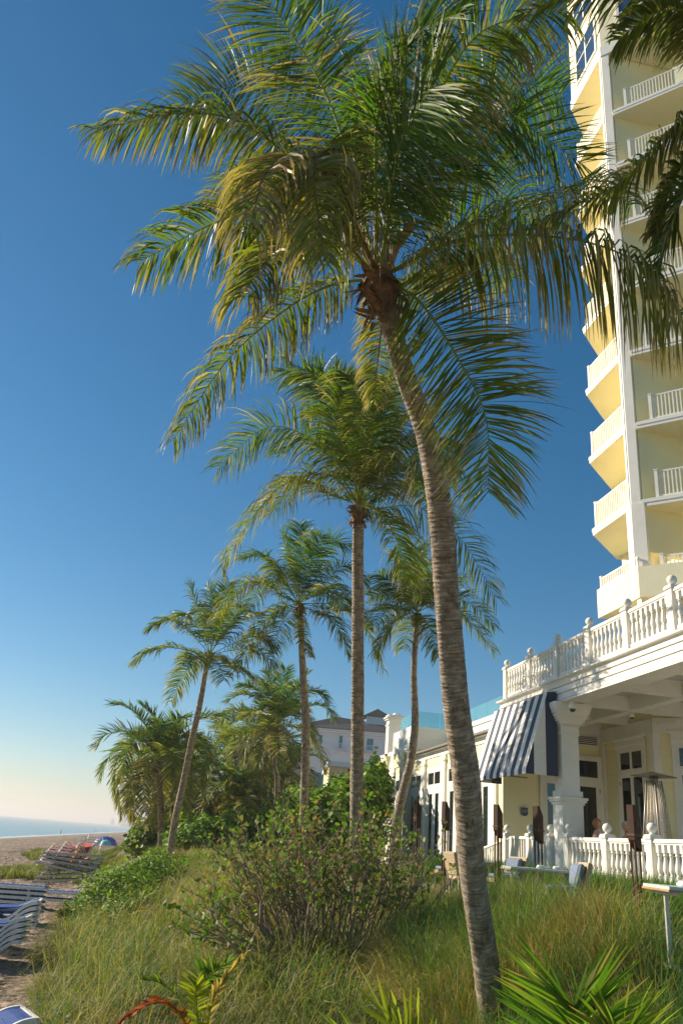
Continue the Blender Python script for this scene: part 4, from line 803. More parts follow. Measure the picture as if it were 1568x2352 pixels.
# french doors of the wing, each a unit with transom and pilaster
for i, yc in enumerate((26.92, 29.65, 32.38, 35.1, 37.8)):
    door_unit('french_door', (9.7, yc+.86), (0, -1), (-1, 0), 1.72, 4.7, 8.42, 2, fr=.2, trans=7.82, ped=False, casing=.12)
for yc in (25.62, 28.28, 31.0, 33.75, 36.45, 39.02):
    m = MB(); m.box(9.58, 9.7, yc-.28, yc+.28, 4.6, 8.95); m.box(9.565, 9.58, yc-.2, yc+.2, 5.2, 8.8); m.box(9.54, 9.7, yc-.32, yc+.32, 8.70, 8.78); m.build('pilaster', M_W, RB)
for yc in (36.92, 39.55):
    m = MB(); m.box(9.4, 9.52, yc-.06, yc+.06, 4.6, 9.2); m.extr([(9.30, 9.5), (9.56, 9.5), (9.52, 9.2), (9.38, 9.2)], 'y', yc-.16, yc+.16); m.box(9.28, 9.58, yc-.18, yc+.18, 9.5, 9.54); m.build('downspout', M_YT if yc > 39 else M_W, RB)
# chimney-like roof pillar behind
m = MB(); m.box(9.9, 10.6, 41.6, 42.2, 8, 11.6)
for e, z in ((.04, 11.3), (.08, 11.6), (.14, 11.68)): m.box(9.9-e, 10.6+e, 41.6-e, 42.2+e, z, z+.07)
m.box(10.1, 10.4, 41.58, 41.6, 10.9, 11.25); m.box(9.85, 10.65, 41.55, 42.25, 11.75, 11.86); m.lathe([(.2, 11.86), (.2, 11.95), (.12, 12.0)], (10.35, 41.9, 0), 12); m.build('roof_pillar', M_W, RB)
bxs('rear_wing', M_W, RB, (9.9, 14, 39.3, 44, 4.3, 9.9))
# glass balustrade on the wing roof
gm = bpy.data.materials.new('teal_glass'); gm.use_nodes = True; nt = gm.node_tree; p = nt.nodes['Principled BSDF']; p.inputs['Base Color'].default_value = (.45, .78, .82, 1); p.inputs['Roughness'].default_value = .03; p.inputs['Transmission Weight'].default_value = 0
tr_ = nt.nodes.new('ShaderNodeBsdfTransparent'); tr_.inputs[0].default_value = (.72, .90, .92, 1); ms = nt.nodes.new('ShaderNodeMixShader'); ms.inputs[0].default_value = .15; nt.links.new(tr_.outputs[0], ms.inputs[1]); nt.links.new(p.outputs[0], ms.inputs[2]); nt.links.new(ms.outputs[0], nt.nodes['Material Output'].inputs[0])
t = thing('glass_balustrade', 'frameless pale teal glass balustrade on the roof of the white wing', 'railing', (11.7, 25, 10.6)); y = 25.0
while y < 35.9: bxs('glass_panel', gm, t, (11.68, 11.695, y+.012, min(y+1.36, 35.95), 10.6, 11.3)); y += 1.37
for x in (9.95, 11.0): bxs('glass_panel', gm, t, (x, x+1.03 if x < 10.9 else 11.66, 36.2, 36.215, 10.6, 11.32))
for y in (36.25, 37.7): bxs('glass_panel', gm, t, (9.9, 9.915, y, y+1.42, 10.6, 11.32))
m = MB()
for y in np.arange(25.0, 36.2, 1.37): m.box(11.66, 11.72, y-.02, y+.02, 10.58, 10.72)
m.build('glass_clamp', M_ALU, t)
# ------------------------------------------------------------------ balustrades
def bal_mesh(h, r=.055):
    m = MB(); b = .045
    m.box(-b, b, -b, b, 0, h*.2); m.box(-b, b, -b, b, h*.80, h)
    p = [(.035, .2), (.052, .215), (.05, .235), (.034, .25), (.045, .29), (.06, .36), (.062, .41), (.052, .5), (.038, .6), (.030, .68), (.032, .71), (.046, .725), (.046, .74), (.032, .755), (.034, .78), (.046, .80)]
    m.lathe([(a, z*h) for a, z in p], n=12); return m
def post_mesh(w, h, ball):
    m = MB(); m.box(-w, w, -w, w, 0, h-.06); m.box(-w-.03, w+.03, -w-.03, w+.03, h-.06, h-.02); m.box(-w-.015, w+.015, -w-.015, w+.015, h-.02, h+.02)
    m.lathe([(ball*.8, h+.02), (ball*.5, h+.045), (ball*.45, h+.06)], n=14); m.sphere((0, 0, h+.05+ball), ball, 18)
    e = w-.03; m.box(-w-.006, -w, -e, e, .12, h-.16); m.box(-e, e, -w-.006, -w, .12, h-.16); return m
def balustrade(root, ys, x, z, ph, w, ball, rail, nb, railh=.07, low=.08):
    bm = None; pm = None
    oz = z
    for i, y in enumerate(ys):
        if pm is None: pm = post_mesh(w, ph, ball).build('newel_post', M_W, None); pm.parent = root; pm.location = (0, y-root.location[1], 0)
        else: inst(pm, root, (0, y-root.location[1], 0))
    for i in range(len(ys)-1):
        a, b = sorted((ys[i], ys[i+1])); a += w+.002; b -= w+.002
        m = MB(); m.box(x-.075, x+.075, a, b, z+rail-railh, z+rail); m.box(x-.05, x+.05, a, b, z+rail-railh-.035, z+rail-railh); m.build('handrail', M_W, root)
        m = MB(); m.box(x-.06, x+.06, a, b, z+low, z+low+.07); m.build('bottom_rail', M_W, root)
        h = rail-railh-.035-low-.07
        for k in range(nb):
            yy = a+(b-a)*(k+.5)/nb
            if bm is None: bm = bal_mesh(h).build('baluster', M_W, None); bm.parent = root; bm.location = (0, yy-root.location[1], low+.07)
            else: inst(bm, root, (0, yy-root.location[1], low+.07))
RZ = 10.1
rt_ = thing('roof_balustrade', 'white turned-baluster balustrade with ball-topped posts along the roof deck', 'railing', (9.72, 24.66, RZ))
ys = [24.66-1.91*i for i in range(8)]; balustrade(rt_, ys, 9.72, RZ, 1.05, .11, .108, .98, 8)
lt = thing('terrace_railing', 'white turned-baluster railing with ball-topped posts along the porch floor', 'railing', (9.6, 20.25, FL))
balustrade(lt, [20.25, 18.29, 16.38, 14.45, 12.5], 9.6, FL, 1.06, .11, .105, 1.0, 8)
l2 = thing('terrace_railing', 'short white railing between the column and the ramp, partly behind the torches', 'railing', (9.6, 22.68, FL)); balustrade(l2, [22.68, 21.32], 9.6, FL, 1.06, .1, .105, 1.0, 5)
# ramp railing of square pickets
t = thing('ramp_railing', 'white square-picket railing sloping down beside the yellow end wall', 'railing', (9.5, 23.9, FL)); m = MB(); m.box(9.55, 9.63, 22.8, 23.95, FL+.93, FL+1.0)
m.tube([(9.59, 23.92, FL+.965), (9.3, 27.5, FL+.35)], .045, 6); m.tube([(9.59, 23.92, FL+.15), (9.3, 27.5, FL-.4)], .035, 6); m.build('handrail', M_W, t)
k = 0; y = 22.95; pk = None
while y < 27.4:
    f = max(0, (y-23.92)/3.58); m = MB(); x = 9.59-.29*f; zt = FL+.93-.6*f; m.box(x-.02, x+.02, y-.02, y+.02, FL+.05-.5*f, zt); m.build('picket', M_W, t); y += .17
m = MB(); m.box(9.5, 9.66, 23.86, 24.0, FL-.4, FL+.99); m.box(9.22, 9.38, 27.4, 27.55, FL-.9, FL+.5); m.build('post', M_W, t)
pb = inst(pm_ := [c for c in lt.children if c.name.startswith('newel_post')][0], t, (.1, .52, 0))
# ------------------------------------------------------------------ awning
t = thing('window_awning', 'steep navy and white striped canvas awning beside the column', 'awning', (FX, 20.8, 9.7))
y0, y1 = 20.78, 24.84; ns = 15; sw_ = (y1-y0)/ns; m = MB()
def sag(f): return .02*math.sin(math.pi*f)
prof = [(9.34, 9.73), (9.18, 9.23), (9.015, 8.7), (8.85, 8.17), (8.69, 7.66)]
for k in range(ns):
    a, b = y0+k*sw_, y0+(k+1)*sw_; mi = 0 if k % 2 == 0 else 1
    top = prof+[(8.685, 7.54)]; m.add([(x, yy, z) for x, z in top for yy in (a, b)]+[(x+.012, yy, z-.002) for x, z in top for yy in (a, b)], [(2*i, 2*i+1, 2*i+3, 2*i+2) for i in range(5)]+[(12+2*i, 14+2*i, 15+2*i, 13+2*i) for i in range(5)], mi)
    m.add([(9.34, a, 9.73), (9.34, b, 9.73), (9.60, b, 9.78), (9.6, a, 9.78)], [(0, 1, 2, 3)], mi)
c_ = m.build('canvas', [M_CANV, M_NAVY], t)
for yy, nm in ((y0, 0), (y1, 1)):       # side cheeks with vertical stripes
    m = MB(); xs_ = [8.69, 8.92, 9.26, 9.59]
    def ztop(x): return 9.735 if x > 9.34 else 7.66+(x-8.69)*(9.73-7.66)/.65
    for i, mi in ((0, 1), (1, 0), (2, 1)):
        a, b = xs_[i], xs_[i+1]; zz = [(a, 7.54), (b, 7.54), (b, ztop(b))]+([(9.34, 9.735)] if a < 9.34 < b else [])+[(a, ztop(a))]
        m.extr(zz, 'y', yy-.006, yy+.006, mi)
    m.build('side_panel', [M_CANV, M_NAVY], t)
m = MB(); 
for yy in (y0+.03, (y0+y1)/2, y1-.03): m.tube([(9.58, yy, 7.62), (8.71, yy, 7.62)], .014, 5, 0); m.tube([(8.71, yy, 7.62), (9.36, yy, 9.7)], .014, 5)
m.tube([(8.71, y0, 7.62), (8.71, y1, 7.62)], .016, 5); m.build('frame', M_FIB, t)
# ------------------------------------------------------------------ hotel tower
TX = 13.6
TW = thing('hotel_tower', 'tall pale yellow hotel tower with white corner column and angled balconies', 'building', (TX, 23.1, 10.1))
B = (TX, 23.10); N0 = (TX, 25.95); s2 = .70711
levels = [16.77, 19.76, 22.80, 25.78, 28.87, 31.95, 34.9]
def slabpoly(e=0): return [(TX-e, 25.85+e), (TX-e, 23.1), (TX+.24-e*s2, 22.86-e*s2), (TX+3.2-e*s2, 19.9-e*s2), (TX+9, 19.9), (TX+9, 27.9), (TX+2.05, 27.9)]
for z in levels:
    m = MB(); m.prism(slabpoly(0), z+.001, z+.24); sl_ = m.build('floor_slab', M_YT, TW)
    m = MB(); E_ = [(TX, 25.85), (TX, 23.42)]; m.box(TX-.03, TX-.001, 23.30, 25.88, z, z+.13); m.box(TX-.05, TX-.001, 23.30, 25.9, z+.13, z+.26)
    m.obox((TX+.24, 22.86), (1, -1), (-1, -1), 3.1, .03, z, z+.13); m.obox((TX+.24, 22.86), (1, -1), (-1, -1), 3.1, .05, z+.13, z+.26)
    m.obox((TX, 25.85), (1, 1), (-1, 1), 2.9, .03, z, z+.13); m.obox((TX-.02, 25.86), (1, 1), (-1, 1), 2.9, .05, z+.13, z+.26); m.build('slab_edge', M_W, sl_)
# walls behind the balconies
ztop = 38.6
m = MB(); m.box(TX+.33, TX+9, 22.95, 23.3, 15.2, ztop); m.box(TX+2.0, TX+9, 23.3, 27.5, 13.4, ztop); m.prism([(TX+3.6, 22.9), (TX+3.6, 19.9), (TX+9, 19.9), (TX+9, 22.9)], 13.4, ztop); m.build('balcony_wall', M_Y, TW)
m = MB(); m.prism([(TX-.02, 23.30), (TX-.02, 23.10), (TX+.20, 22.88), (TX+.42, 23.1), (TX+.3, 23.30)], 16.9, 38.64); m.box(TX-.05, TX-.02, 23.16, 23.26, 16.9, 38.6); m.build('corner_column', M_W, TW)
m = MB(); m.prism([(TX-.05, 23.42), (TX-.05, 23.08), (TX+.26, 22.77), (TX+.5, 23.0), (TX+.3, 23.42)], 14.55, 16.9); m.build('column_pedestal', M_W, TW)
# balcony railings
def rail_line(name, p, d, L, z, h, nrm_, post0=True, post1=True, pitch=.125, parent=TW):
    d = np.array(d, float); d /= np.linalg.norm(d); nn = np.array(nrm_, float); nn /= np.linalg.norm(nn); p = np.array(p, float)
    m = MB(); q = p-nn*.025
    m.obox(q, d, nn, L, .05, z+h-.05, z+h); m.obox(q, d, nn, L, .05, z+.06, z+.11)
    n = int(L/pitch)
    for i in range(n): s = (i+.5)*L/n; m.obox(p+d*(s-.022)-nn*.02, d, nn, .044, .04, z+.11, z+h-.05)
    if post0: m.obox(p-nn*.05, d, nn, .11, .10, z, z+h+.03); m.obox(p-nn*.065-d*.015, d, nn, .14, .13, z+h+.03, z+h+.06)
    if post1: m.obox(p+d*(L-.11)-nn*.05, d, nn, .11, .10, z, z+h+.03); m.obox(p+d*(L-.125)-nn*.065, d, nn, .14, .13, z+h+.03, z+h+.06)
    return m.build(name, M_W, parent)
for z in levels:
    r0 = rail_line('balcony_railing', (TX+.08, 23.36), (0, 1), 2.44, z+.25, 1.02, (1, 0), False, True)
    rail_line('balcony_railing', (TX+.13, 25.82), (1, 1), 2.0, z+.25, 1.02, (-1, 1), False, False)
    rail_line('balcony_railing', (TX+.62, 22.60), (1, -1), 2.0 if z > 26 else 2.9, z+.25, 1.02, (-1, -1), True, False)
    if z > 26: m = MB(); m.obox((TX+.62+2.0*s2, 22.60-2.0*s2), (1, -1), (1, 1), 1.2, .2, z+.24, z+1.35); m.build('solid_parapet', M_YT, TW)
# lower terrace parapet of the tower
m = MB(); Z0, Z1 = 13.5, 14.54
m.prism([(TX-.15, 25.55), (TX-.15, 22.75), (TX+3, 19.6), (TX+3.2, 19.8), (TX+.1, 22.9), (TX+.1, 25.55)], Z0, Z1); m.prism([(TX+.1, 25.5), (TX+.1, 22.9), (TX+3.2, 19.8), (TX+9, 19.8), (TX+9, 25.5)], Z0+.01, Z0+.2); m.build('terrace_parapet', M_YT, TW)
rail_line('terrace_rail', (TX-.02, 22.9), (0, 1), 2.55, Z1, .42, (1, 0), False, True); rail_line('terrace_rail', (TX+.55, 22.55), (1, -1), 3, Z1, .42, (-1, -1), True, False)
m = MB(); m.box(TX+1.1, TX+9, 20.2, 25.0, 10.08, Z0); m.box(TX-.1, TX+.15, 22.75, 23.0, 10.08, Z0); m.build('base_wall', M_YT, TW)
m = MB(); m.box(TX+1.5, TX+2, 24.9, 25.35, Z0, 16.8); m.build('terrace_pier', M_W, TW)
for yy in (23.15, 22.78): m = MB(); m.lathe([(.05, 0), (.05, .1)], (0, 0, 0), 10); o_ = m.build('drain_pipe', M_DARK, TW); o_.rotation_euler = (0, R(-90), 0); o_.location = (-.17, yy-23.1, 3.75)
# enclosed top storeys with windows
m = MB(); m.prism([(TX-.02, 26.0), (TX-.02, 23.1), (TX+3.4, 19.7), (TX+9, 19.7), (TX+9, 28.1), (TX+2.08, 28.1)], 38.67, 48); m.build('upper_wall', M_YT, TW)
m = MB(); m.box(TX-.06, TX-.021, 23.08, 26.03, 38.66, 39.25); m.obox((TX-.03, 23.11), (1, -1), (-1, -1), 4.6, .04, 38.66, 39.25); m.obox((TX, 26.0), (1, 1), (-1, 1), 2.9, .04, 38.66, 39.25); m.build('sill_band', M_W, TW)
def big_window(p, d, n, w, z0, z1, pts=2):
    d = np.array(d, float); d /= np.linalg.norm(d); n = np.array(n, float); n /= np.linalg.norm(n); p = np.array(p, float); m = MB()
    b = lambda s, e, za, zb, o_=.06: m.obox(p+d*s, d, n, e-s, o_, za, zb)
    b(-.12, 0, z0-.12, z1+.12); b(w, w+.12, z0-.12, z1+.12); b(0, w, z0-.12, z0); b(0, w, z1, z1+.12); b(w/2-.04, w/2+.04, z0, z1, .05); b(0, w/2-.04, z0+(z1-z0)*.55-.03, z0+(z1-z0)*.55+.03, .05); b(w/2+.04, w, z0+(z1-z0)*.55-.03, z0+(z1-z0)*.55+.03, .05)
    f_ = m.build('window_frame', M_W, TW); g_ = MB(); g_.obox(p, d, n, w, .02, z0, z1); g_.build('window_glass', M_GLB, f_)
M_GLB = mat('blue_window_glass', (.03, .06, .12), .05, spec=1.0)
for k in range(3):
    big_window((TX-.021, 23.5), (0, 1), (-1, 0), 1.75, 39.6+k*3.1, 41.7+k*3.1); big_window((TX+.9*s2-.02, 23.1-.9*s2-.02), (1, -1), (-1, -1), 2.4, 39.6+k*3.1, 41.7+k*3.1)
# ------------------------------------------------------------------ distant buildings
def far_building():
    t = thing('white_hotel', 'white three-storey building with dark hipped roof behind the hedge', 'building', (12.6, 89, 4)); u = np.array([8.9, -1.8]); u = u/np.linalg.norm(u); nn = np.array([-u[1], u[0]]) ; o0 = np.array([11.5, 89.3])
    fx = lambda s, d, z: (*(o0+u*s+nn*d), z)
    m = MB(); m.obox(o0, u, nn, 11.2, 14, 4, 16.6); m.obox(o0-u*6, u, nn, 7, 10, 4, 14.6); m.build('wall', M_FARW, t)
    m = MB(); 
    for e, z in ((.15, 16.2), (.3, 16.42), (.5, 16.62)): m.obox(o0-u*e-nn*e, u, nn, 11.2+2*e, 14+2*e, z, z+.2)
    m.obox(o0-nn*.1, u, nn, 11.2, .2, 12.9, 13.15); m.build('cornice', M_FARW, t)
    m = MB(); a = [fx(-.7, -.7, 16.85), fx(11.9, -.7, 16.85), fx(11.9, 14.7, 16.85), fx(-.7, 14.7, 16.85), fx(3.6, 5, 18.9), fx(8.2, 5, 18.5)]; m.add(a, [(0, 1, 5, 4), (1, 2, 5), (2, 3, 4, 5), (3, 0, 4), (0, 3, 2, 1)]); m.build('roof', M_DROOF, t)
    m = MB(); m.obox(o0+u*7.0+nn*4, u, nn, 2.6, 2.6, 17.5, 19.1); w_ = m.build('roof_lantern', M_FARW, t); m = MB(); a = [fx(6.7, 3.7, 19.12), fx(9.9, 3.7, 19.12), fx(9.9, 6.9, 19.12), fx(6.7, 6.9, 19.12), fx(8.3, 5.3, 20.2)]; m.add(a, [(0, 1, 4), (1, 2, 4), (2, 3, 4), (3, 0, 4), (3, 2, 1, 0)]); m.build('lantern_roof', M_DROOF, w_)
    gl = mat('teal_window', (.10, .25, .27), .2)
    for s, z0, z1, w_ in ((2.0, 15.1, 16.1, .35), (4.2, 14.9, 16.2, .35), (7.2, 14.9, 16.1, .7), (2.9, 12.0, 13.0, .9), (7.0, 11.9, 12.8, 1.1), (9.6, 11.9, 12.7, .6), (2.0, 10.5, 12.2, .9), (5.5, 10.5, 12.2, .8), (-3, 12.0, 13.4, .8)):
        m = MB(); m.obox(o0+u*(s-.08)-nn*.05, u, nn, w_+.16, .04, z0-.08, z1+.08); f_ = m.build('window', M_FARW, t); m = MB(); m.obox(o0+u*s-nn*.08, u, nn, w_, .025, z0, z1); m.build('pane', gl, f_)
    for s, z in ((3.9, 14.6), (6.9, 14.6)):
        m = MB(); m.obox(o0+u*s-nn*.7, u, nn, 1.3, .7, z, z+.08)
        for k in range(11): m.obox(o0+u*(s+k*.12)-nn*.7, u, nn, .03, .03, z, z+.7)
        m.obox(o0+u*s-nn*.7, u, nn, 1.3, .03, z+.7, z+.74); m.build('balcony', M_FARW, t)
far_building()
t = thing('peach_building', 'low peach coloured flat-roofed block between the white hotel and the hedge', 'building', (13, 70, 4)); a_ = at(757, 1752, 66); m = MB()
m.obox((a_[0], a_[1]), (1, -.12), (.12, 1), 9, 10, 4, a_[2]-.25); m.build('wall', M_FARP, t); m = MB(); m.obox((a_[0]-.2, a_[1]-.2), (1, -.12), (.12, 1), 9.4, 10.4, a_[2]-.25, a_[2]+.15); m.build('parapet', M_FARW, t)
# hazy skyline far down the shore
g = random.Random(12)
sky_spec = [(285, 26, 13), (300, 30, 15), (318, 12, 20), (330, 22, 17), (343, 26, 25), (352, 18, 22), (362, 26, 34), (372, 40, 18), (258, 18, 9), (275, 10, 8), (388, 30, 26)]
for i, (x, wpx, hpx) in enumerate(sky_spec):
    d = 2900+i*60; c = atz(x, 1870.6+.0833*x+1.6, 0); base = at(x, 1870.6+.0822*x, d); wd = wpx/F*d*.5; ht = hpx/F*d+6
    t = thing('far_tower', '%s hazy pale tower block, %s in the far skyline' % (['narrow', 'wide', 'tall', 'low'][0 if wpx < 20 else (2 if hpx > 22 else (1 if wpx > 24 else 3))], ['leftmost', 'second from the left', 'third from the left', 'fourth from the left', 'fifth from the left', 'sixth from the left', 'seventh from the left', 'eighth from the left', 'ninth from the left', 'second from the right', 'rightmost'][sorted(s[0] for s in sky_spec).index(x)]), 'building', (base[0], base[1], 0), 'hazy tower blocks on the horizon')
    m = MB(); m.box(base[0]-wd/2, base[0]+wd/2, base[1], base[1]+wd, -2, ht); m.box(base[0]-wd/5, base[0]+wd/6, base[1]+wd*.2, base[1]+wd*.6, ht, ht+6); b_ = m.build('block', M_FARW, t)
    m = MB(); 
    for k in range(int(ht/7)): m.box(base[0]-wd*.46, base[0]+wd*.46, base[1]-.8, base[1]-.1, 4+k*7, 7+k*7)
    m.build('window_band', mat('far_glass', (.2, .24, .28), .4), t)
m = MB(); c_ = at(395, 1905, 2700); m.box(c_[0]-170, c_[0]+900, c_[1], c_[1]+300, -2, 3.5); o_ = m.build('far_shore', mat('far_green', (.10, .12, .07), .9, .3, .02)); tag(o_, kind='structure')
# ------------------------------------------------------------------ deck
DZ = 4.6
def deck():
    m = MB(); y = 6.6
    while y < 27: m.box(5.6+.0*y, 7.55, y, y+.13, DZ-.04, DZ+.0); y += .14
    t = thing('boardwalk_deck', 'weathered grey plank boardwalk running through the grass below the terrace', 'deck', (6.5, 16, DZ)); m.build('plank', M_DECK, t)
    m = MB(); m.box(5.58, 5.66, 6.6, 27, DZ-.22, DZ-.045); m.box(7.5, 7.58, 6.6, 27, DZ-.22, DZ-.045)
    for y in np.arange(7, 27, 2.): m.box(5.6, 5.7, y, y+.1, 3.6, DZ-.22); m.box(5.66, 7.5, y+.02, y+.08, DZ-.2, DZ-.05)
    m.build('joist', M_DECK, t)
deck()
def place(px, d): p = at(*px, d); return p
# ------------------------------------------------------------------ tiki torch stands
def torch_proto(label, x, y, rz, h=2.15, s=1.0):
    t = thing('torch_stand', label, 'torch', (x, y, DZ-.3), 'dark wooden torch stands along the boardwalk'); t.rotation_euler = (0, 0, rz)
    def part(nm, m, mt): o = bpy.data.objects.new(nm, m.mesh(nm, mt)); col.objects.link(o); o.parent = t; return o
    m = MB(); m.box(-.055, .055, -.055, .055, 0, .95*s)
    for dx in (-.03, .03): m.box(dx-.02, dx+.02, -.06, -.055, .2, .8)
    part('base_post', m, M_WOODD)
    for dx, dy in ((-.055, -.04), (.055, -.04), (-.055, .04), (.055, .04)):
        m = MB(); m.box(dx-.011, dx+.011, dy-.011, dy+.011, .62*s, h-.55); part('rod', m, M_WOODD)
    m = MB(); w, e = .085, .06; z0, z1 = h-.62, h
    m.extr([(-w, z0+.10), (-w*.2, z0), (w, z0-.06), (w, z1-.18), (-w*.35, z1), (-w, z1)], 'y', -e, e); part('head', m, M_WOODD)
    m = MB(); m.box(-w-.012, w+.012, -e-.012, e+.012, z0+.16, z0+.19); m.box(-.02, .02, -e-.018, -e-.012, z0+.3, z1-.25); part('metal_band', m, mat('rusty_metal', (.10, .05, .03), .6, .4, 30, metal=.4))
    m = MB(); m.tube([(0, 0, .9*s), (0, 0, h-.6)], .012, 6); m.lathe([(.035, .35), (.035, .42), (.02, .44)], (.03, -.09, .3), 8); part('gas_pipe', m, mat('rusty_metal', (.1, .05, .03)))
    return t
for lab, px, d, rz, h in (('torch stand nearest the white wing, mostly hidden behind the bare-stemmed bush', (957, 1905), 21.5, .5, 2.4), ('torch stand just left of the curved foreground trunk', (1022, 1905), 20.0, .5, 2.35),
                        ('torch stand just right of the curved trunk, before the yellow end wall', (1143, 1905), 17.3, .45, 2.22), ('torch stand before the column, beside the table with the rolled napkins', (1235, 1905), 15.6, .5, 2.15), ('tallest looking torch stand, before the man on the terrace', (1455, 1905), 12.6, .42, 2.1)):
    p = place(px, d); t = torch_proto(lab, p[0], p[1], rz, h=1)
    for c in list(t.children): bpy.data.objects.remove(c)
    bpy.data.objects.remove(t); tt_ = torch_proto(lab, p[0], p[1], rz+math.pi*.0, h)
# ------------------------------------------------------------------ tables and chairs
def chair(label, x, y, rz, group='wicker chairs on the boardwalk'):
    t = thing('wicker_chair', label, 'chair', (x, y, DZ), group); t.rotation_euler = (0, 0, rz)
    def part(nm, m, mt, par=t): o = bpy.data.objects.new(nm, m.mesh(nm, mt)); col.objects.link(o); o.parent = par; return o
    for dx in (-.25, .25):
        for dy in (-.25, .25): m = MB(); m.box(dx-.022, dx+.022, dy-.022, dy+.022, 0, .36); part('leg', m, M_ALU)
    m = MB(); m.box(-.29, .29, -.29, .29, .36, .44)
    for i in range(20): m.box(-.29+i*.029, -.272+i*.029, -.298, -.29, .365, .435)
    part('seat', m, M_WICK)
    m = MB(); m.extr([(.24, .44), (.31, .44), (.40, .88), (.34, .90)], 'x', -.29, .29)
    for i in range(14): z = .46+i*.03; m.box(-.29, .29, .318+i*.0056, .326+i*.0062, z, z+.018)
    part('backrest', m, M_WICK)
    m = MB(); m.box(-.26, .26, -.28, .24, .44, .53); part('seat_cushion', m, M_BLUEC).modifiers.new('b', 'BEVEL').width = .03
    m = MB(); m.extr([(.10, .53), (.235, .53), (.32, .86), (.20, .88)], 'x', -.25, .25); part('back_cushion', m, M_BLUEC).modifiers.new('b', 'BEVEL').width = .04
    return t
def table(label, x, y, rz, L=1.3, nap=2, sc=1):
    t = thing('dining_table', label, 'table', (x, y, DZ), 'outdoor tables on the boardwalk'); t.rotation_euler = (0, 0, rz)
    def part(nm, m, mt): o = bpy.data.objects.new(nm, m.mesh(nm, mt)); col.objects.link(o); o.parent = t; return o
    m = MB(); m.box(-L/2, L/2, -.4, .4, .715, .745); part('table_top', m, mat('pale_table_top', (.50, .62, .60), .25, .05, 5))
    m = MB(); m.box(-L/2-.01, L/2+.01, -.41, .41, .695, .7145); part('edge_trim', m, mat('light_wood', (.45, .25, .12), .6, .2, 8))
    for dx in (-L/2+.1, L/2-.1): m = MB(); m.box(dx-.02, dx+.02, -.02, .02, .02, .694); m.box(dx-.04, dx+.04, -.33, .33, 0, .03); m.box(dx-.03, dx+.03, -.3, .3, .66, .694); part('leg', m, M_ALU)
    return t
def napkin(label, x, y, z, rz):
    m = MB(); n = 5
    m.tube([(-.12, 0, .03), (.12, 0, .03)], .028, 10); m.tube([(-.125, .02, .02), (.10, .03, .022)], .018, 8); t = thing('rolled_napkin', label, 'napkin', (x, y, z), 'rolled white napkins on the tables'); t.rotation_euler = (0, 0, rz)
    o = bpy.data.objects.new('cloth', m.mesh('cloth', mat('napkin_white', (.8, .78, .74), .8, .05, 20))); col.objects.link(o); o.parent = t
TT = DZ+.746
p = atz(1250, 1992, TT); p = p if 8 < np.linalg.norm(p[:2]) < 20 else at(1250, 1992, 13.2)
p = at(1232, 1994, 13.6)
table('pale table with two rolled napkins seen edge-on behind the torch before the column', p[0], p[1], R(-10), 1.05); napkin('rolled white napkin on the edge-on table, nearer the torch', p[0]+.08, p[1]-.1, TT, .3); napkin('long flat white napkin on the edge-on table, right of the other', p[0]+.36, p[1]-.14, TT, .1)
q = at(1292, 2016, 13.0); chair('wicker chair with leaning blue-grey cushion half buried in grass', q[0], q[1], R(-100)); 
q = at(1150, 2000, 17.3); chair('wicker chair seen from behind, right of the curved trunk', q[0]+.1, q[1], R(-75)); chair('wicker chair with blue-grey back cushion partly behind the curved trunk', q[0]-.75, q[1]+.15, R(95))
q = at(1075, 1980, 19.5); table('table at the far end of the boardwalk behind the curved trunk', q[0], q[1], R(-10), 1.2); q = at(1030, 1990, 20.8); chair('farthest wicker chair, seen between bare twigs and the left torch', q[0], q[1], R(-80))
q = at(1600, 2036, 8.2); q[2] = 0; table('pale table cut off by the right edge of the picture', q[0]+.14, q[1], R(-12), 1.1); napkin('rolled white napkin on the table at the right edge', q[0]-.22, q[1]-.1, TT, 1.2)
# ------------------------------------------------------------------ patio heater
hx, hy = 10.62, 17.9; t = thing('patio_heater', 'tall pyramid patio heater with wire guards and flat metal cap on the terrace', 'heater', (hx, hy, FL)); z0 = FL+.12
q_ = R(20)
def pyr(s, z): return [(hx+s*math.cos(q_+a), hy+s*math.sin(q_+a), z) for a in (R(45), R(135), R(225), R(315))]
m = MB(); b, tp = pyr(.36, z0+.5), pyr(.16, z0+2.2)
for i in range(4): m.tube([b[i], tp[i]], .018, 6)
m.build('frame', M_STEEL, t); m = MB()
for k in range(44):
    f = k/43; r_ = pyr(.35-.19*f, z0+.55+1.55*f)
    for i in range(4): m.tube([r_[i], r_[(i+1) % 4]], .0045, 4)
for i in range(4):
    for j in (.25, .5, .75): a_ = np.array(b[i])*(1-j)+np.array(b[(i+1) % 4])*j; c_ = np.array(tp[i])*(1-j)+np.array(tp[(i+1) % 4])*j; m.tube([a_, c_], .005, 4)
m.build('wire_guard', M_STEEL, t); m = MB(); m.lathe([(.06, .5), (.06, 2.15)], (hx, hy, z0), 12); m.build('glass_tube', mat('heater_tube', (.55, .55, .5), .1, metal=.2), t)
m = MB(); c8 = pyr(.36, z0); c9 = pyr(.34, z0+.5); m.add(c8+c9, [(0, 1, 5, 4), (1, 2, 6, 5), (2, 3, 7, 6), (3, 0, 4, 7), (4, 5, 6, 7)]); m.build('base', M_STEEL, t)
m = MB(); m.add(pyr(.52, z0+2.30)+[(hx, hy, z0+2.40)]+pyr(.50, z0+2.28), [(0, 1, 4), (1, 2, 4), (2, 3, 4), (3, 0, 4), (8, 7, 6, 5), (0, 5, 6, 1), (1, 6, 7, 2), (2, 7, 8, 3), (3, 8, 5, 0)]); m.lathe([(.1, 2.15), (.1, 2.3)], (hx, hy, z0), 10); m.build('cap', mat('dark_steel', (.2, .17, .14), .4, metal=.8), t)
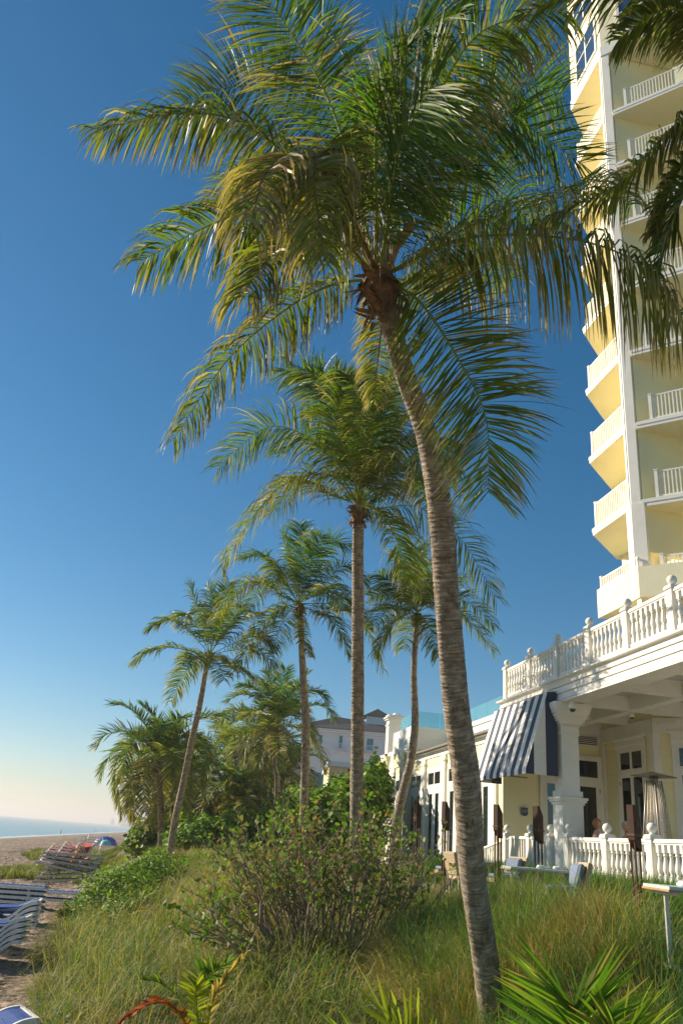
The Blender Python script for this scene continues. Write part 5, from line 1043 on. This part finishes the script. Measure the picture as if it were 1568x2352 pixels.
# ------------------------------------------------------------------ people
def limb_fig(root, joints, edges, mt, name, sub=2):
    me = bpy.data.meshes.new(name); me.from_pydata([j[0] for j in joints], edges, []); o = bpy.data.objects.new(name, me); col.objects.link(o); o.parent = root; me.materials.append(mt)
    sk = o.modifiers.new('Skin', 'SKIN'); sk.use_smooth_shade = True
    if not me.skin_vertices: me.skin_vertices.new() if hasattr(me.skin_vertices, 'new') else None
    bpy.context.view_layer.objects.active = o
    lay = me.skin_vertices[0] if me.skin_vertices else None
    if lay:
        for i, j in enumerate(joints): lay.data[i].radius = j[1] if hasattr(j[1], '__len__') else (j[1], j[1]); lay.data[i].use_root = i == 0
    s = o.modifiers.new('Sub', 'SUBSURF'); s.levels = sub; s.render_levels = sub; return o
def head_mesh(c, s, rz, tilt, skin, hair, parent, hairstyle='bob'):
    m = MB(); n = 20; h = 16; vs = []; fs = []
    for i in range(h+1):
        th = math.pi*i/h
        for k in range(n):
            a = 2*math.pi*k/n; x = math.sin(th)*math.sin(a); y = -math.sin(th)*math.cos(a); z = math.cos(th)
            X, Y, Z = x*.075, y*.095, z*.115
            if z < -.2: X *= 1-.35*(-z-.2); Y = Y*(1-.18*(-z-.2))-.012*(-z-.2)
            f = max(0, -y)
            Y -= .022*math.exp(-((x/.16)**2))*math.exp(-((z+.16)/.16)**2)*(f > .3)        # nose
            Y -= .007*math.exp(-((x/.3)**2))*math.exp(-((z+.5)/.07)**2)*(f > .2)           # lips
            Y += .010*(math.exp(-((abs(x)-.36)/.16)**2))*math.exp(-((z-.05)/.12)**2)*(f > .2)    # eye sockets
            vs.append((X, Y, Z))
    for i in range(h):
        for k in range(n): fs.append((i*n+k, (i+1)*n+k, (i+1)*n+(k+1) % n, i*n+(k+1) % n))
    m.add(vs, fs, 0, True)
    for sx in (-1, 1): m.sphere((sx*.076, .012, -.012), .024, 8, 0, (.35, .8, 1.2)); m.sphere((sx*.030, -.079, .008), .011, 8, 1, (1, .6, .7)); m.box(sx*.030-.016, sx*.030+.016, -.094, -.088, .026, .031, 2)
    m.box(-.020, .020, -.0945, -.088, -.061, -.056, 3)
    hm = MB(); vs = []; fs = []
    g = random.Random(3)
    for i in range(h+1):
        th = math.pi*i/h
        for k in range(n):
            a = 2*math.pi*k/n; x = math.sin(th)*math.sin(a); y = -math.sin(th)*math.cos(a); z = math.cos(th)
            lim = .42 if y < -.02 else (-.55 if hairstyle == 'bob' else -.25)
            k_ = 1.11 if z > lim else .93; k_ *= 1+g.uniform(-.025, .025)
            vs.append((x*.075*k_*(1.12 if hairstyle == 'bob' and z < .3 else 1), y*.095*k_+.008, z*.115*(1.08 if z > lim else .97)))
    for i in range(h):
        for k in range(n): fs.append((i*n+k, (i+1)*n+k, (i+1)*n+(k+1) % n, i*n+(k+1) % n))
    hm.add(vs, fs, 0, True)
    hd = bpy.data.objects.new('head', m.mesh('head', [skin, mat('eye_dark', (.08, .05, .04), .3), hair, mat('lips', (.45, .16, .13), .5)])); hr = bpy.data.objects.new('hair', hm.mesh('hair', hair))
    for o in (hd, hr): col.objects.link(o)
    hd.parent = parent; hd.location = c; hd.rotation_euler = (tilt, 0, rz); hd.scale = (s, s, s); hr.parent = hd; return hd
def person(label, loc, rz, pose, skin, top, legs, hair, hs='bob', group=None, hs2=1.0, face=0, tilt=0.1):
    t = thing('person', label, 'person', loc, group); t.rotation_euler = (0, 0, rz); t.scale = (hs2,)*3
    J = [((0, 0, .95), (.15, .11))]; E = []
    def add(p, r, par): J.append((p, r)); E.append((par, len(J)-1)); return len(J)-1
    if pose == 'sit': hip = .57; J[0] = ((0, 0, hip), (.16, .12))
    elif pose == 'squat': hip = .28; J[0] = ((0, 0, hip), (.15, .12))
    else: hip = .95
    lean = -.05 if pose == 'sit' else (-.10 if pose != 'stand' else 0); lean = -.28 if pose == 'squat' else lean
    w = add((0, lean*.3, hip+.18), (.125, .09), 0); ch = add((0, lean*.7, hip+.36), (.155, .10), w); nk = add((0, lean, hip+.52), (.055, .055), ch); hd = add((0, lean-.01, hip+.60), (.048, .05), nk)
    for s in (-1, 1):
        sh = add((s*.17, lean*.9, hip+.45), (.058, .058), ch)
        if pose == 'sit': el = add((s*.23, lean-.10, hip+.20), .042, sh); wr = add((s*.12, lean-.36, hip+.24), .028, el)
        elif pose == 'walk': el = add((s*.22, s*.10, hip+.18), .042, sh); wr = add((s*.22, s*.22-.1, hip-.05), .028, el)
        else: el = add((s*.22, lean, hip+.17), .042, sh); wr = add((s*.20, lean-.12, hip-.04), .028, el)
        wp_ = np.array(J[wr][0]); ep = np.array(J[el][0]); dv = (wp_-ep)/np.linalg.norm(wp_-ep); sdv = np.cross(dv, (0, 0, 1.)); sdv = sdv/max(np.linalg.norm(sdv), .01)
        pm = add(tuple(wp_+dv*.05), (.032, .018), wr)
        for q in range(4):
            k0 = add(tuple(wp_+dv*(.10)+sdv*(q-1.5)*.02), .0095, pm); k1 = add(tuple(wp_+dv*(.135+.012*(1.5-abs(q-1.5)))+sdv*(q-1.5)*.02+np.array([0, 0, -.008])), .0085, k0); add(tuple(wp_+dv*(.16+.014*(1.5-abs(q-1.5)))+sdv*(q-1.5)*.02+np.array([0, 0, -.022])), .0075, k1)
        th_ = add(tuple(wp_+dv*.045-sdv*.05*s), .011, pm); add(tuple(wp_+dv*.085-sdv*.06*s), .009, th_)
        if pose == 'sit': kn = add((s*.12, -.42, hip+.02), .062, 0); an = add((s*.12, -.44, .09), .038, kn); add((s*.12, -.58, .04), (.04, .03), an)
        elif pose == 'squat': kn = add((s*.16, -.36, .42), .06, 0); an = add((s*.13, -.12, .08), .038, kn); add((s*.13, -.26, .04), (.04, .03), an)
        elif pose == 'walk': kn = add((s*.10, -s*.16-.04, .50), .062, 0); an = add((s*.09, -s*.30+.08, .09), .038, kn); add((s*.09, -s*.30-.06, .04), (.04, .03), an)
        else: kn = add((s*.11, 0, .5), .062, 0); an = add((s*.12, .03, .09), .038, kn); add((s*.12, -.11, .04), (.04, .03), an)
    limb_fig(t, J, E, skin, 'body')
    # shirt over the torso, shorts over hips
    C = [((0, 0, hip+.02), (.172, .128)), ((0, lean*.3, hip+.18), (.145, .108)), ((0, lean*.7, hip+.36), (.172, .116)), ((0, lean*.95, hip+.475), (.085, .07)), ((-.18, lean*.9, hip+.44), (.068, .068)), ((.18, lean*.9, hip+.44), (.068, .068))]
    Ed = [(0, 1), (1, 2), (2, 3), (2, 4), (2, 5)]
    if top.name != 'lilac_top': C += [((-.215, lean, hip+.30), .055), ((.215, lean, hip+.30), .055)]; Ed += [(4, 6), (5, 7)]
    limb_fig(t, C, Ed, top, 'shirt')
    Lg = [((0, 0, hip-.02), (.175, .13))]; Eg = []
    kn = {'sit': (.12, -.34, hip+.03), 'squat': (.15, -.25, .38), 'walk': (.10, 0, .62), 'stand': (.11, 0, .62)}[pose]
    for s in (-1, 1):
        Lg.append(((s*.10, (kn[1]*.4), hip-.04 if pose in ('walk', 'stand') else hip), .095)); Eg.append((0, len(Lg)-1)); Lg.append(((s*kn[0], kn[1]-(s*.10 if pose == 'walk' else 0), kn[2]), .082)); Eg.append((len(Lg)-2, len(Lg)-1))
    limb_fig(t, Lg, Eg, legs, 'trousers')
    head_mesh((0, lean-.025, hip+.72), 1.0, face, tilt, skin, hair, t, hs); return t
SK = mat('skin', (.62, .34, .23), .5, .06, 8); SK2 = mat('skin_ruddy', (.66, .30, .20), .5, .06, 8)
HR = mat('copper_hair', (.42, .17, .05), .6, .3, 30); HG = mat('grey_hair', (.55, .50, .43), .7, .25, 30); HB = mat('dark_hair', (.05, .03, .02), .6)
LT = mat('lilac_top', (.62, .60, .72), .8, .05, 10); BS = mat('blue_shirt', (.12, .14, .40), .8, .1, 10); KH = mat('khaki_cloth', (.35, .29, .2), .8, .1, 10)
def seat_for(x, y, rz, label):
    o = chair(label, x, y, rz, 'wicker chairs at the terrace table'); o.location[2] = FL; o.scale = (1.08, 1.08, 1.16); return o
p = at(1366, 1890, 19.4*.95); px_, py_ = p[0], p[1]
# woman and man facing each other across a terrace table
wx, wy = 10.3, 20.3
person('woman with copper bob and sleeveless lilac top seated at a terrace table', (wx, wy, FL), R(62), 'sit', SK, LT, KH, HR, 'bob', face=0, tilt=.25, hs2=1.07)
seat_for(wx, wy, R(85), 'wicker terrace chair under the woman with copper hair')
mx_, my_ = 11.25, 20.3
person('grey-haired man in blue shirt seated opposite the woman on the terrace', (mx_, my_, FL), R(-90), 'sit', SK2, BS, KH, HG, 'short', face=R(25), tilt=.1, hs2=1.07)
seat_for(mx_, my_, R(-90), 'wicker terrace chair under the grey-haired man')
tb = table('small pale table between the seated woman and man on the terrace', (wx+mx_)/2+.02, (wy+my_)/2-.0, R(85), .3); tb.location[2] = FL
for lab, x, y, pose, tp, lg, rz, d in (('tiny far walker in dark red at the waterline, left of the yellow one', 110.5, 1916.5, 'walk', mat('dark_red_cloth', (.22, .05, .05), .8), mat('dark_cloth', (.06, .05, .07), .8), .3, 195), ('tiny far walker in bright yellow green at the waterline', 139, 1917.5, 'walk', mat('lime_cloth', (.45, .55, .10), .8), mat('lime_trousers', (.42, .5, .2), .8), .5, 190),
            ('tiny far person crouching at the waterline', 173.5, 1915.2, 'squat', mat('brown_cloth', (.15, .08, .06), .8), mat('dark_cloth', (.06, .05, .07), .8), 1.5, 200), ('farthest tiny person standing near the waves', 219.5, 1912.8, 'stand', mat('dark_cloth', (.06, .05, .07), .8), mat('dark_cloth', (.06, .05, .07), .8), 0, 250)):
    q = at(x, y, d); q = np.array(q); gq = gz(q[0], q[1])
    for _ in range(30):
        r_ = ray(x, y); k = (gz(q[0], q[1])-ZC)/r_[2]; qq = EYE+r_*k
        q = q*.6+qq*.4 if 60 < qq[1] < 600 else q
    person(lab, (q[0], q[1], gz(q[0], q[1])), rz, pose, SK, tp, lg, HB, 'short', group='people at the waterline', hs2=1.0 if q[1] < 230 else 1.15)
# ------------------------------------------------------------------ sun loungers
def lounger_proto(frame, strap, name='sun_lounger'):
    root = bpy.data.objects.new(name, None); col.objects.link(root)
    s = np.linspace(0, 1.95, 34); z = np.interp(s, [0, .12, .28, .55, .72, 1.05, 1.4, 1.62, 1.95], [.44, .42, .36, .07, .02, .43, .47, .30, .02]); z = np.convolve(np.pad(z, 2, 'edge'), np.ones(5)/5, 'valid')
    for sy in (-.33, .33):
        m = MB(); th = .075; P = [(a, b+th) for a, b in zip(s, z)]+[(a, b) for a, b in zip(s[::-1], z[::-1])]
        n = len(s); vs = [(P[i][0], sy+e, P[i][1]) for e in (-.02, .02) for i in range(2*n)]; fs = []
        for i in range(n-1): j = 2*n-1-i; fs += [(i, i+1, j-1, j), (2*n+j, 2*n+j-1, 2*n+i+1, 2*n+i), (i+1, i, 2*n+i, 2*n+i+1), (j, j-1, 2*n+j-1, 2*n+j)]
        fs += [(0, 2*n-1, 4*n-1, 2*n), (n-1, 3*n-1, 3*n, n)]
        m.add(vs, fs); o = bpy.data.objects.new('side_frame', m.mesh('side_frame', frame)); col.objects.link(o); o.parent = root
    m = MB(); zt = np.interp(s, [0, .15, .4, 1.0, 1.95], [.49, .47, .36, .33, .33]); m.add([(a, y, b-.005*0) for a, b in zip(s, zt) for y in (-.31, .31)]+[(a, y, b-.022) for a, b in zip(s, zt) for y in (-.31, .31)],
        [(2*i, 2*i+2, 2*i+3, 2*i+1) for i in range(33)]+[(68+2*i+1, 68+2*i+3, 68+2*i+2, 68+2*i) for i in range(33)]+[(0, 1, 69, 68), (67, 66, 134, 135)]+[(2*i+2, 2*i, 68+2*i, 70+2*i) for i in range(33)]+[(2*i+1, 2*i+3, 71+2*i, 69+2*i) for i in range(33)])
    o = bpy.data.objects.new('sling', m.mesh('sling', strap)); col.objects.link(o); o.parent = root
    for bb in ((-.02, .03, -.35, .35, .45, .50), (1.92, 1.97, -.35, .35, .30, .345), (.9, .95, -.31, .31, .25, .30)): m = MB(); m.box(*bb); o = bpy.data.objects.new('cross_bar', m.mesh('cross_bar', frame)); col.objects.link(o); o.parent = root
    return root
def flat_proto(frame, strap):
    root = bpy.data.objects.new('flat_lounger', None); col.objects.link(root)
    def part(nm, m, mt): o = bpy.data.objects.new(nm, m.mesh(nm, mt)); col.objects.link(o); o.parent = root
    for sy in (-.33, .33): m = MB(); m.box(0, 1.95, sy-.022, sy+.022, .26, .325); part('side_rail', m, frame)
    m = MB(); m.box(.02, 1.93, -.305, .305, .30, .318)
    for i in range(16): m.box(.05+i*.12, .12+i*.12, -.308, .308, .319, .327)
    part('sling', m, strap)
    for dx in (.35, 1.5):
        m = MB()
        for sy in (-.33, .33): m.tube([(dx-.13, sy, .015), (dx-.02, sy, .06), (dx, sy, .13), (dx, sy, .20), (dx+.05, sy, .262)], [.022, .024, .022, .02, .02], 6); m.tube([(dx+.15, sy, .015), (dx+.03, sy, .06), (dx, sy, .13)], [.02, .022, .02], 6)
        m.tube([(dx, -.33, .12), (dx, .33, .12)], .016, 6); part('leg_frame', m, frame)
    return root
ORD = ['bottom', 'second', 'third', 'fourth', 'fifth', 'sixth', 'seventh', 'eighth']
used_protos = {}
def stack(proto, n, x, y, z, rz, dz, lab, group, jit=.0, tilt=0, sz=1.0, shift=0):
    for i in range(n):
        o = proto if proto.name not in used_protos else copy_tree(proto); used_protos[proto.name] = 1
        o.location = (x+random.uniform(-jit, jit)+shift*i*.3, y+random.uniform(-jit, jit)+shift*i, z+i*dz*sz); o.rotation_euler = (tilt+random.uniform(-jit, jit)*.3, random.uniform(-jit, jit)*.4, rz+random.uniform(-jit, jit)); o.scale = (sz,)*3
        pos = 'topmost' if i == n-1 else ('lowest' if i == 0 else ORD[i]+' from the bottom')
        tag(o, lab % pos if '%s' in lab else lab, 'sun lounger', group)
wv = lounger_proto(M_PLW, M_BLUE); rd = lounger_proto(M_PLW, M_RED, 'red_lounger'); fl_ = flat_proto(M_PLW, M_BLUE); fg = flat_proto(M_PLG, mat('brown_strap', (.12, .09, .07), .8))
def gp(px, py, z=3.0): p = atz(px, py, z); return p
p = gp(92, 2212); stack(wv, 5, p[0]-.36, p[1], gz(p[0]-.5, p[1])-.05, R(178), .105, 'white lounger with blue sling, %s of the nearest wavy stack', 'stacked loungers with blue slings', sz=.9)
p = gp(98, 2188); stack(wv, 5, p[0]-.30, p[1]+.5, gz(p[0]-.5, p[1]), R(184), .105, 'white lounger with blue sling, %s of the wavy stack behind it', 'stacked loungers with blue slings')
p = gp(92, 2120); stack(fl_, 6, p[0], p[1], gz(p[0], p[1])-.05, R(180), .115, 'flat white lounger, %s of the side-on stack at the left edge', 'flat white loungers in the side-on stack', .015)
p = gp(140, 2093); stack(fl_, 2, p[0]+.9, p[1], gz(p[0], p[1]), R(182), .2, 'flat lounger with blue sling, %s of the low pair beside the bush', 'low pair of blue loungers', .03)
p = gp(205, 2072)
for i in range(8):
    o = copy_tree(fg) if i else fg; tl = R(-10+i*1.6); o.location = (p[0]+random.uniform(-.2, .25)+i*.05, p[1]+i*.06, gz(p[0], p[1])+.28+i*.10); o.rotation_euler = (0, -tl*-1 if i % 2 else R(6+i*1.2), R(180+random.uniform(-7, 7))); tag(o, 'weathered grey lounger, %s of the untidy leaning pile' % (['lowest', 'second', 'third', 'fourth', 'fifth', 'sixth', 'seventh', 'topmost'][i]), 'sun lounger', 'weathered loungers in the leaning pile'); used_protos[o.name] = 1
p = gp(172, 2006); stack(rd, 8, p[0], p[1], gz(p[0], p[1])-.05, R(246), .11, 'white lounger with coral red sling, %s of the red stack', 'stacked loungers with coral slings', .02, 0, 1.15, .16)
p2 = gp(150, 2003); stack(rd, 7, p2[0]-.1, p2[1]+.3, gz(p2[0], p2[1]), R(244), .11, 'white lounger with coral red sling, %s of the red stack\'s left neighbour', 'stacked loungers with coral slings', .02, 0, 1.1, .16)
p = gp(232, 1944); stack(fl_, 3, p[0], p[1], gz(p[0], p[1]), R(180), .22, 'pale lounger, %s of the small stack beside the blue beach tent', 'pale loungers beside the tent', .05, 0, 1.2)
# lounger with blue towel-like sling at the lower left corner
lw = copy_tree(wv); p = gp(10, 2390, 3.0); lw.location = (p[0]+.22, p[1]-.3, gz(p[0], p[1])-.16); lw.rotation_euler = (0, R(-6), R(205)); lw.scale = (1.05,)*3; tag(lw, 'single white lounger with deep blue sling at the lower left corner of the picture', 'sun lounger', 'stacked loungers with blue slings')
# ------------------------------------------------------------------ umbrellas, tent, posts
def folded(label, px, py, d, lean, h, r, wide=False):
    q = gp(px, py); t = thing('folded_umbrella', label, 'umbrella', (q[0], q[1], gz(q[0], q[1])), 'folded orange beach umbrellas'); m = MB(); n = 16; zs = np.linspace(0, 1, 12); vs = []; fs = []
    b = np.array(q); b[2] = gz(q[0], q[1]); ax = nrm(np.array([math.sin(lean), 0, math.cos(lean)]))
    for z in zs:
        for k in range(n):
            a = 2*math.pi*k/n; rr2 = r*(math.sin(math.pi*min(1, z*1.02))**.7 if wide else (z**.8)*(1.15-z*.35))*(1+.32*math.cos(a*4)); c = b+ax*(.25+h*z); vs.append((c[0]+rr2*math.cos(a), c[1]+rr2*math.sin(a), c[2]))
    for i in range(11):
        for k in range(n): fs.append((i*n+k, i*n+(k+1) % n, (i+1)*n+(k+1) % n, (i+1)*n+k))
    fs.append(tuple(range(11*n, 12*n))); fs.append(tuple(range(n))[::-1]); m.add(vs, fs, 0, True); m.build('canopy', M_ORG, t); m = MB(); m.tube([b, b+ax*(.35+h)], .02, 6); m.build('pole', M_W, t)
folded('narrow folded orange umbrella leaning before the red stack', 147, 2013, 55, R(22), .95, .11)
folded('fat bundled orange umbrella beside the red stack', 186, 2012, 55, R(12), .62, .27, True)
for px, py, h in ((215.5, 1994, 2.1), (195, 1945, 1.9)):
    q = gp(px, py); t = thing('marker_post', 'thin pale %s in the beach grass' % ('post right of the red stack' if px > 200 else 'stake left of the blue beach tent'), 'post', (q[0], q[1], gz(q[0], q[1]))); m = MB(); z = gz(q[0], q[1]); h *= .72; m.tube([(q[0], q[1], z-.1), (q[0]+.25, q[1], z+h)], .022, 6); m.build('pole', M_ALU, t); m = MB(); m.lathe([(.03, 0), (.03, .05)], (q[0]+.25, q[1], z+h), 8); m.build('cap', M_ALU, t)
def dome(t, nm, c, rx, ry, rz_, mt, rot=0):
    m = MB(); n = 24; h = 8; vs = []; fs = []
    for i in range(h+1):
        th = math.pi/2*i/h
        for k in range(n): a = 2*math.pi*k/n; rb = 1+.04*abs(math.cos(a*3)); vs.append((c[0]+rx*math.cos(th)*math.cos(a)*rb, c[1]+ry*math.cos(th)*math.sin(a)*rb, c[2]+rz_*math.sin(th)))
    for i in range(h):
        for k in range(n): fs.append((i*n+k, i*n+(k+1) % n, (i+1)*n+(k+1) % n, (i+1)*n+k))
    m.add(vs, fs, 0, True); return m.build(nm, mt, t)
q = gp(240, 1941); zz = gz(q[0], q[1]); wpx = lambda w_: w_/F*q[1]
t = thing('beach_tent', 'royal blue dome beach shelter on the sand', 'tent', (q[0], q[1]+1, zz)); dome(t, 'canopy', (q[0]+wpx(0), q[1]+1.2, zz), wpx(23), 1.1, wpx(17), M_TENTB); m = MB(); m.tube([(q[0]+wpx(6), q[1]+1, zz+wpx(14)), (q[0]+wpx(9), q[1]+1, zz+wpx(19))], .03, 5); m.build('pole_tip', M_ALU, t)
t = thing('beach_tent', 'smaller teal dome shelter in front of the royal blue one', 'tent', (q[0], q[1]-1.2, zz)); dome(t, 'canopy', (q[0]+wpx(4), q[1]-1.4, zz), wpx(11.5), .9, wpx(11), M_TENTT); m = MB(); m.tube([(q[0]-wpx(9), q[1]-2, zz), (q[0]-wpx(3), q[1]-1.6, zz+wpx(7))], .04, 5); m.build('guy_pole', M_ALU, t)
t = thing('pole_light', 'short white bollard light at the foot of the leaning palm', 'bollard', tuple(at(395, 1998, 27.5))); q = at(397, 2004, 27.5); m = MB(); z = gz(q[0], q[1]); m.lathe([(.06, 0), (.06, .3), (.09, .31), (.09, .36), (.03, .4)], (q[0], q[1], z), 10); m.build('post', M_ALU, t); m = MB(); m.lathe([(.07, .4), (.02, .46)], (q[0], q[1], z), 10); m.build('cap', M_ALU, t)
# ------------------------------------------------------------------ light, sky, camera
SUN_AZ, SUN_EL = R(-57), R(27)         # from +Y towards -X
w = bpy.data.worlds.new('World'); SC.world = w; w.use_nodes = True; N = w.node_tree.nodes; Lk = w.node_tree.links
sky = N.new('ShaderNodeTexSky'); sky.sky_type = 'NISHITA'; sky.sun_disc = False; sky.sun_elevation = SUN_EL; sky.sun_rotation = SUN_AZ
sky.air_density = 1.0; sky.dust_density = .15; sky.ozone_density = 4.0; sky.altitude = 0
bg = N['Background']; bg.inputs[1].default_value = .063; hs = N.new('ShaderNodeHueSaturation'); hs.inputs['Hue'].default_value = .489; hs.inputs['Saturation'].default_value = 1.32; Lk.new(sky.outputs[0], hs.inputs['Color']); Lk.new(hs.outputs[0], bg.inputs[0])
m = MB(); m.box(-7000, 5000, -80, 9000, -4, 60); hm_ = bpy.data.materials.new('haze_air'); hm_.use_nodes = True; nt = hm_.node_tree; nt.nodes.remove(nt.nodes['Principled BSDF']); pv = nt.nodes.new('ShaderNodeVolumePrincipled'); pv.inputs['Color'].default_value = (.95, .92, .93, 1); pv.inputs['Density'].default_value = .00045; pv.inputs['Anisotropy'].default_value = .3; nt.links.new(pv.outputs[0], nt.nodes['Material Output'].inputs['Volume']); tag(m.build('haze', hm_), 'pale haze over sea and shore', kind='stuff')
sl = bpy.data.lights.new('Sun', 'SUN'); sl.energy = 5.0; sl.angle = R(.5); sl.color = (1, .86, .66); so = bpy.data.objects.new('Sun', sl); col.objects.link(so)
sd = Vector((math.sin(SUN_AZ)*math.cos(SUN_EL), math.cos(SUN_AZ)*math.cos(SUN_EL), math.sin(SUN_EL))); so.rotation_euler = sd.to_track_quat('Z', 'Y').to_euler()
cd = bpy.data.cameras.new('Camera'); cam = bpy.data.objects.new('Camera', cd); col.objects.link(cam); SC.camera = cam
f = ray(CX, CY); rt = nrm(ray(CX+1, CY)-f); up = nrm(ray(CX, CY-1)-f); fw = nrm(f)
from mathutils import Matrix
M4 = Matrix(((rt[0], up[0], -fw[0], 0), (rt[1], up[1], -fw[1], 0), (rt[2], up[2], -fw[2], ZC), (0, 0, 0, 1))); cam.matrix_world = M4
cd.sensor_fit = 'VERTICAL'; cd.sensor_height = 36; cd.sensor_width = 24; cd.lens = 36*F/2352; cd.clip_end = 30000; cd.clip_start = .05
SC.cycles.diffuse_bounces = 7; SC.cycles.max_bounces = 14; SC.cycles.transparent_max_bounces = 24
SC.view_settings.view_transform = 'Standard'; SC.view_settings.look = 'None'; SC.view_settings.exposure = 0.72; SC.view_settings.gamma = 1
